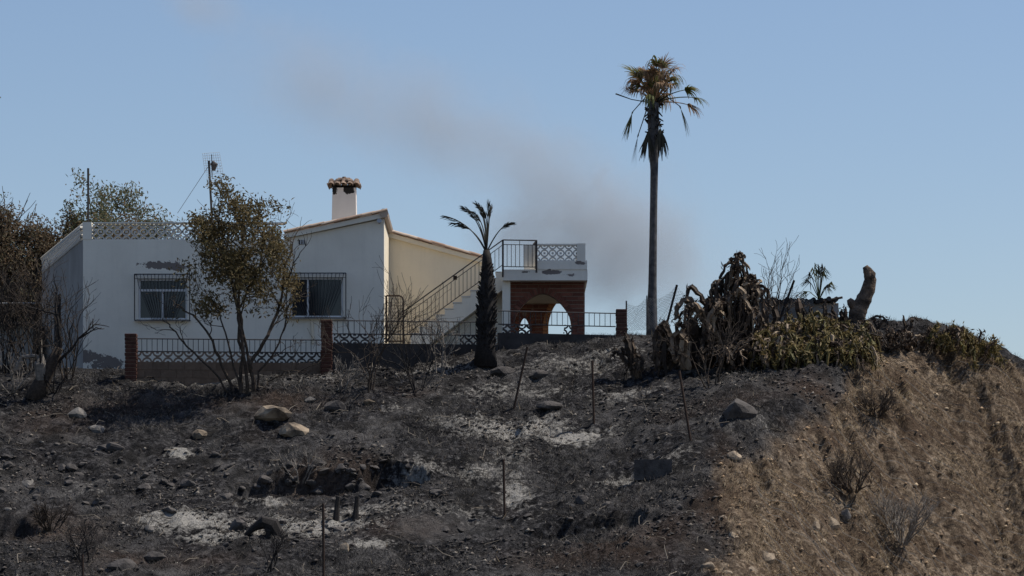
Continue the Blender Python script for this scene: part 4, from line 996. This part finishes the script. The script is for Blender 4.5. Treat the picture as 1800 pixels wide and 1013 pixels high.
for a in ((478,721,82,32,'stoneT','large flat tan boulder in the middle of the upper left slope',1),(517,752,56,30,'stoneT','tan rock with dark hollow front below the large flat boulder',2),(352,760,30,26,'stoneT','small rounded tan rock on the brown slope',3),
          (137,723,36,24,'stoneG','grey rock near the broken stump',4),(590,709,44,24,'stoneD','dark brown rock right of the large flat boulder',5),(172,752,34,18,'stoneG','grey slab-like stone on the left slope',6),(200,782,40,20,'stoneD','black rock pair on the left slope',7),
          (545,703,24,10,'stoneG','small pale flat stone above the large boulder',8),(650,705,24,12,'stoneT','small tan stone left of the black bare shrub',9),(885,650,46,22,'stoneD','brown rock right of the burnt date palm',10),(947,657,36,18,'stoneD','reddish-brown rock right of the leaning stake',11),
          (965,710,50,18,'stoneD','long dark rock between the two upper stakes',12),(1300,712,66,50,'stoneD','black jagged charred boulder left of the cliff edge',13),(1023,878,26,20,'stoneD','dark rock pair on the lower middle slope',14),(330,848,34,18,'stoneD','dark flat rock left of the hollow',15),
          (215,990,60,28,'stoneD','brown rock at the bottom left',16),(270,975,44,24,'stoneD','dark brown rock beside the bottom left rock',17),(262,930,22,14,'stoneG','grey stone in the pale ash at left',18),(420,920,40,24,'stoneD','dark stones in the white ash patch',19),
          (1245,992,30,18,'stoneT','pale tan rock at the foot of the cliff',20),(1290,800,30,22,'stoneT','pale rock on the brown cliff shoulder',21),(1487,900,20,26,'stoneG','white stone caught on the cliff face',22),(606,962,20,22,'stoneT','small upright tan stone at the bottom below the ash',23)):
    rock(*a)
random.seed(55); SM = [rockmesh(60+k,M['stoneD'],.7) for k in range(6)]; SG = [rockmesh(70+k,M['stoneG'],.7) for k in range(3)]
def scatter(n, x0,x1,y0,y1, smin, smax, where):
    for k in range(n):
        h = hit(random.uniform(x0,x1),random.uniform(y0,y1)); s = smin*(smax/smin)**(random.random()**1.8)
        o = bpy.data.objects.new('stone', random.choice(SM if random.random() < .95 else SG)); COL.objects.link(o); o.location = h+Vector((0,0,-s*.12)); o.scale = (s*random.uniform(.8,1.3),s,s*random.uniform(.6,1)); o.rotation_euler = (random.uniform(-.4,.4),random.uniform(-.4,.4),random.uniform(0,6.28))
        tag(o, 'small charred stone lying loose '+where, 'stone', 'small charred stones '+where)
random.seed(8)
for k in range(12):
    px_, py_ = random.uniform(1225,1460), random.uniform(880,1005); wd_ = random.uniform(16,46)
    rock(px_, py_, wd_, wd_*.7, 'stoneT', ('large ' if wd_ > 32 else 'small ')+'tan boulder bedded in the crumbling outcrop at the foot of the cliff', 30+k, 'outcrop boulders').location.z -= wd_*.0055
scatter(110,0,420,770,900,.05,.2,'in the rubble on the lower left slope'); scatter(45,380,680,880,970,.05,.17,'in the white ash patch'); scatter(60,420,780,815,885,.06,.24,'in the eroded hollow'); scatter(70,700,1200,690,1010,.04,.14,'on the right half of the slope')
h = hit(1148,838); t = thing('concrete_fragment', h, 'dark broken block fragments lying on the right of the slope', 'block')
m = MB(); m.box(X(1128,h.y),X(1181,h.y),h.y-.1,h.y+.15,h.z-.1,Z(808,h.y)); m.build('long_piece', M['stoneD'], t); m = MB(); m.box(X(1115,h.y),X(1131,h.y),h.y-.16,h.y+.1,h.z-.1,Z(809,h.y)); m.build('short_piece', M['stoneD'], t)
h = hit(460,945); t = thing('charred_log', h, 'charred forked log lying in the white ash', 'log')
m = MB(); m.tube([at(428,944,h.y),at(446,928,h.y),at(462,918,h.y),at(478,924,h.y),at(490,944,h.y)],[.04,.08,.15,.19,.14],8); m.build('trunk', M['char'], t); m = MB(); m.tube([at(462,912,h.y),at(472,935,h.y-.1),at(470,948,h.y-.1)],[.06,.07,.05],7); m.build('branch', M['char'], t)
for (xa_,lb) in ((590,'left of two short charred stumps below the hollow'),(624,'right of two short charred stumps below the hollow')):
    h = hit(xa_,913); t = thing('charred_stump', h, lb, 'stump'); m = MB(); m.tube([h-Vector((0,0,.1)),at(xa_+2,893,h.y),at(xa_+4,873,h.y)],[.09,.06,.05],7); m.build('trunk', M['char'], t)

# ------------------------------------------------------------------ loose ground cover
def gravel(name, n, mat, sel, smin, smax, seed):
    r = np.random.default_rng(seed); x_ = r.uniform(-13.8,15.5,n*3); y_ = r.uniform(69.5,88,n*3); k = sel(x_,y_,r); x_, y_ = x_[k][:n], y_[k][:n]; z_ = gz(x_,y_); n = len(x_)
    oc = np.array([(1,0,0),(-1,0,0),(0,1,0),(0,-1,0),(0,0,1),(0,0,-1)],float); of = np.array([(0,2,4),(2,1,4),(1,3,4),(3,0,4),(2,0,5),(1,2,5),(3,1,5),(0,3,5)])
    s = smin*(smax/smin)**(r.random(n)**3); v = oc[None]*r.uniform(.4,1.5,(n,6,1)); a = r.uniform(0,6.28,n); c, sn = np.cos(a)[:,None], np.sin(a)[:,None]
    vx_ = (v[:,:,0]*c-v[:,:,1]*sn); vy_ = v[:,:,0]*sn+v[:,:,1]*c; v = np.stack([vx_+.25*v[:,:,2],vy_,v[:,:,2]*.6+.2*vx_],2)*s[:,None,None]; v += np.stack([x_,y_,z_+s*.12],1)[:,None,:]
    f = (of[None]+np.arange(n)[:,None,None]*6).reshape(-1,3); me_ = bpy.data.meshes.new(name); me_.vertices.add(n*6); me_.vertices.foreach_set('co',v.ravel()); me_.loops.add(f.size); me_.loops.foreach_set('vertex_index',f.ravel().astype(np.int32))
    me_.polygons.add(len(f)); me_.polygons.foreach_set('loop_start',np.arange(0,f.size,3,dtype=np.int32)); me_.update(calc_edges=True); me_.materials.append(mat)
    o = bpy.data.objects.new(name, me_); COL.objects.link(o); return o
M['gravel'] = simple('burnt_gravel',(.03,.028,.028),(.08,.072,.068),6,.95,.3,.01,('island',[(0,(.02,.019,.02)),(.6,(.06,.053,.05)),(.85,(.12,.10,.085)),(1,(.26,.235,.205))],.8))
M['scree'] = simple('cliff_scree',(.15,.10,.065),(.28,.2,.13),6,.95,.3,.01,('island',[(0,(.09,.06,.04)),(.7,(.26,.18,.11)),(1,(.46,.37,.26))],.7))
tag(gravel('gravel', 52000, M['gravel'], lambda x_,y_,r: (cliffmask(x_,y_) < .4) & (r.random(x_.size) < .08+.92*sstep(-.1,.4,fbm(x_,y_,1.9,4,7))), .008, .075, 1),'charred gravel and clods strewn over the burnt slope','gravel',kind='stuff')
tag(gravel('scree', 9000, M['scree'], lambda x_,y_,r: cliffmask(x_,y_) > .5, .008, .09, 2),'tan scree and crumbled earth on the cliff face','scree',kind='stuff')
def stubble(name, n, mat, sel, hmin, hmax, seed, hang=False):
    r = np.random.default_rng(seed); x_ = r.uniform(-13.8,15.5,n*4); y_ = r.uniform(69.5,88,n*4); k = sel(x_,y_,r); x_, y_ = x_[k][:n], y_[k][:n]; n = len(x_); z_ = gz(x_,y_)
    a = r.uniform(0,6.28,n); h_ = r.uniform(hmin,hmax,n); ln = r.normal(0,.7,(n,2))*h_[:,None]; w_ = .006
    if hang: ln = ln*.45+h_[:,None]*np.array([.25,-.75])[None]; h_ = h_*r.uniform(-.35,.75,n)
    p = np.stack([x_,y_,z_-.01],1); s_ = np.stack([np.cos(a)*w_,np.sin(a)*w_,np.zeros(n)],1); t_ = p+np.stack([ln[:,0],ln[:,1],h_],1)
    v = np.stack([p-s_,p+s_,t_],1); f = np.arange(n*3).reshape(-1,3); me_ = bpy.data.meshes.new(name); me_.vertices.add(n*3); me_.vertices.foreach_set('co',v.ravel()); me_.loops.add(n*3); me_.loops.foreach_set('vertex_index',f.ravel().astype(np.int32)); me_.polygons.add(n); me_.polygons.foreach_set('loop_start',np.arange(0,n*3,3,dtype=np.int32)); me_.update(calc_edges=True); me_.materials.append(mat)
    o = bpy.data.objects.new(name, me_); COL.objects.link(o); return o
M['straw'] = leafmat('burnt_straw',[(0,(.010,.010,.010)),(.65,(.035,.033,.033)),(.9,(.11,.10,.09)),(1,(.28,.25,.21))],.1)
M['drygrass'] = leafmat('dry_grass',[(0,(.10,.075,.052)),(.4,(.32,.25,.17)),(1,(.66,.55,.38))],.2)
tag(stubble('burnt_grass',95000,M['straw'],lambda x_,y_,r:(cliffmask(x_,y_)<.5)&(fbm(x_,y_,1.8,4,19)+r.normal(0,.15,x_.size)>.05),.03,.13,3),'short charred grass stubble on the slope','grass',kind='stuff')
tag(stubble('dry_grass',90000,M['drygrass'],lambda x_,y_,r:(cliffmask(x_,y_)+r.normal(0,.25,x_.size)>.6)&(fbm(x_,y_,1.2,4,29)+r.normal(0,.12,x_.size)>-.02),.06,.32,4,True),'dry straw-coloured grass hanging on the cliff face','grass',kind='stuff')
m = MB(); rt = random.Random(12); qx = [rt.uniform(-13.5,8) for k in range(1300)]; qy = [rt.uniform(71,87) for k in range(1300)]; qz = gz(qx,qy); qc = cliffmask(np.array(qx),np.array(qy))
for a_,b_,c_,d_ in zip(qx,qy,qz,qc):
    if d_ > .4: continue
    th = rt.uniform(0,6.28); l = rt.uniform(.1,.55); ex, ey = a_+math.cos(th)*l, b_+math.sin(th)*l; sl_ = .4*(ey-b_)
    m.tube([(a_,b_,c_+.02),((a_+ex)/2+rt.gauss(0,.04),(b_+ey)/2,c_+sl_/2+.05+abs(rt.gauss(0,.04))),(ex,ey,c_+sl_+.03+abs(rt.gauss(0,.06)))],[.009,.007,.003],4,cap=False)
M['twig'] = simple('burnt_twig',(.02,.018,.016),(.06,.05,.045),3,.95,.3,.01,('island',[(0,(.015,.014,.014)),(.7,(.05,.042,.036)),(1,(.30,.26,.21))],.8))
tag(m.build('twig_litter', M['twig']),'burnt twigs littering the slope','twigs',kind='stuff')
# rockfall netting pinned over the cliff
def cliffnet():
    m = MB(); r = random.Random(3)
    for k in range(46):
        y_ = 74+k*.27; xs_ = np.arange(5.5,15.5,.16); zs_ = gz(xs_,np.full_like(xs_,y_)); cm = cliffmask(xs_,np.full_like(xs_,y_)); run = []
        for x_,z_,c_ in zip(xs_,zs_,cm):
            if c_ > .9 and y_ < 86: run.append((x_,y_-.05,z_+.05))
            else:
                if len(run) > 3: m.tube(run,.004,3,cap=False)
                run = []
        if len(run) > 3: m.tube(run,.004,3,cap=False)
    return m.build('rockfall_netting', M['net'])
tag(cliffnet(),'thin wire rockfall netting lying over the tan cliff face','netting',kind='stuff')

# ------------------------------------------------------------------ drifting smoke behind the house
def smoke(name, c, r, dens, scale, label, seed):
    bm = bmesh.new(); bmesh.ops.create_icosphere(bm, subdivisions=3, radius=1); me_ = bpy.data.meshes.new(name); bm.to_mesh(me_); bm.free()
    m = bpy.data.materials.new(name); m.use_nodes = True; n = m.node_tree; n.nodes.remove(n.nodes['Principled BSDF']); pv = N(n,'ShaderNodeVolumePrincipled'); pv.inputs['Color'].default_value = (.70,.76,.84,1)
    tc = N(n,'ShaderNodeTexCoord'); ln = N(n,'ShaderNodeVectorMath',operation='LENGTH'); n.links.new(tc.outputs['Object'],ln.inputs[0])
    fall = math_(n,'SUBTRACT',1.0,ln.outputs['Value'],True); ns = noise(n,scale,5,.6,None,.9); k = math_(n,'SUBTRACT',math_(n,'ADD',ns,math_(n,'MULTIPLY',fall,.5)),.62,True)
    n.links.new(math_(n,'MULTIPLY',math_(n,'MULTIPLY',k,fall),dens),pv.inputs['Density']); n.links.new(pv.outputs[0],n.nodes['Material Output'].inputs['Volume']); me_.materials.append(m)
    o = bpy.data.objects.new(name, me_); COL.objects.link(o); o.location = c; o.scale = r; o.rotation_euler = (0,R(20),0); return tag(o,label,'smoke',kind='stuff')
for (a_,r_,d_,lb) in (((985,335,125),(5.0,8,3.2),.85,'densest grey smoke above the terrace left of the tall palm'),((1120,440,126),(4.8,8,4.4),1.1,'pale smoke low behind the tall palm trunk'),((960,440,127),(4.8,8,3.6),.9,'low grey smoke behind the terrace roof'),
        ((790,225,128),(6.5,9,3.6),.5,'thin smoke veil high over the chimney and roof'),((560,150,130),(6.5,9,3.6),.36,'faint smoke veil in the upper left sky'),((350,10,130),(3.4,6,1.5),.5,'small brownish smoke wisp at the top edge')):
    smoke('smoke', at(*a_), r_, d_, .42, lb, 1)
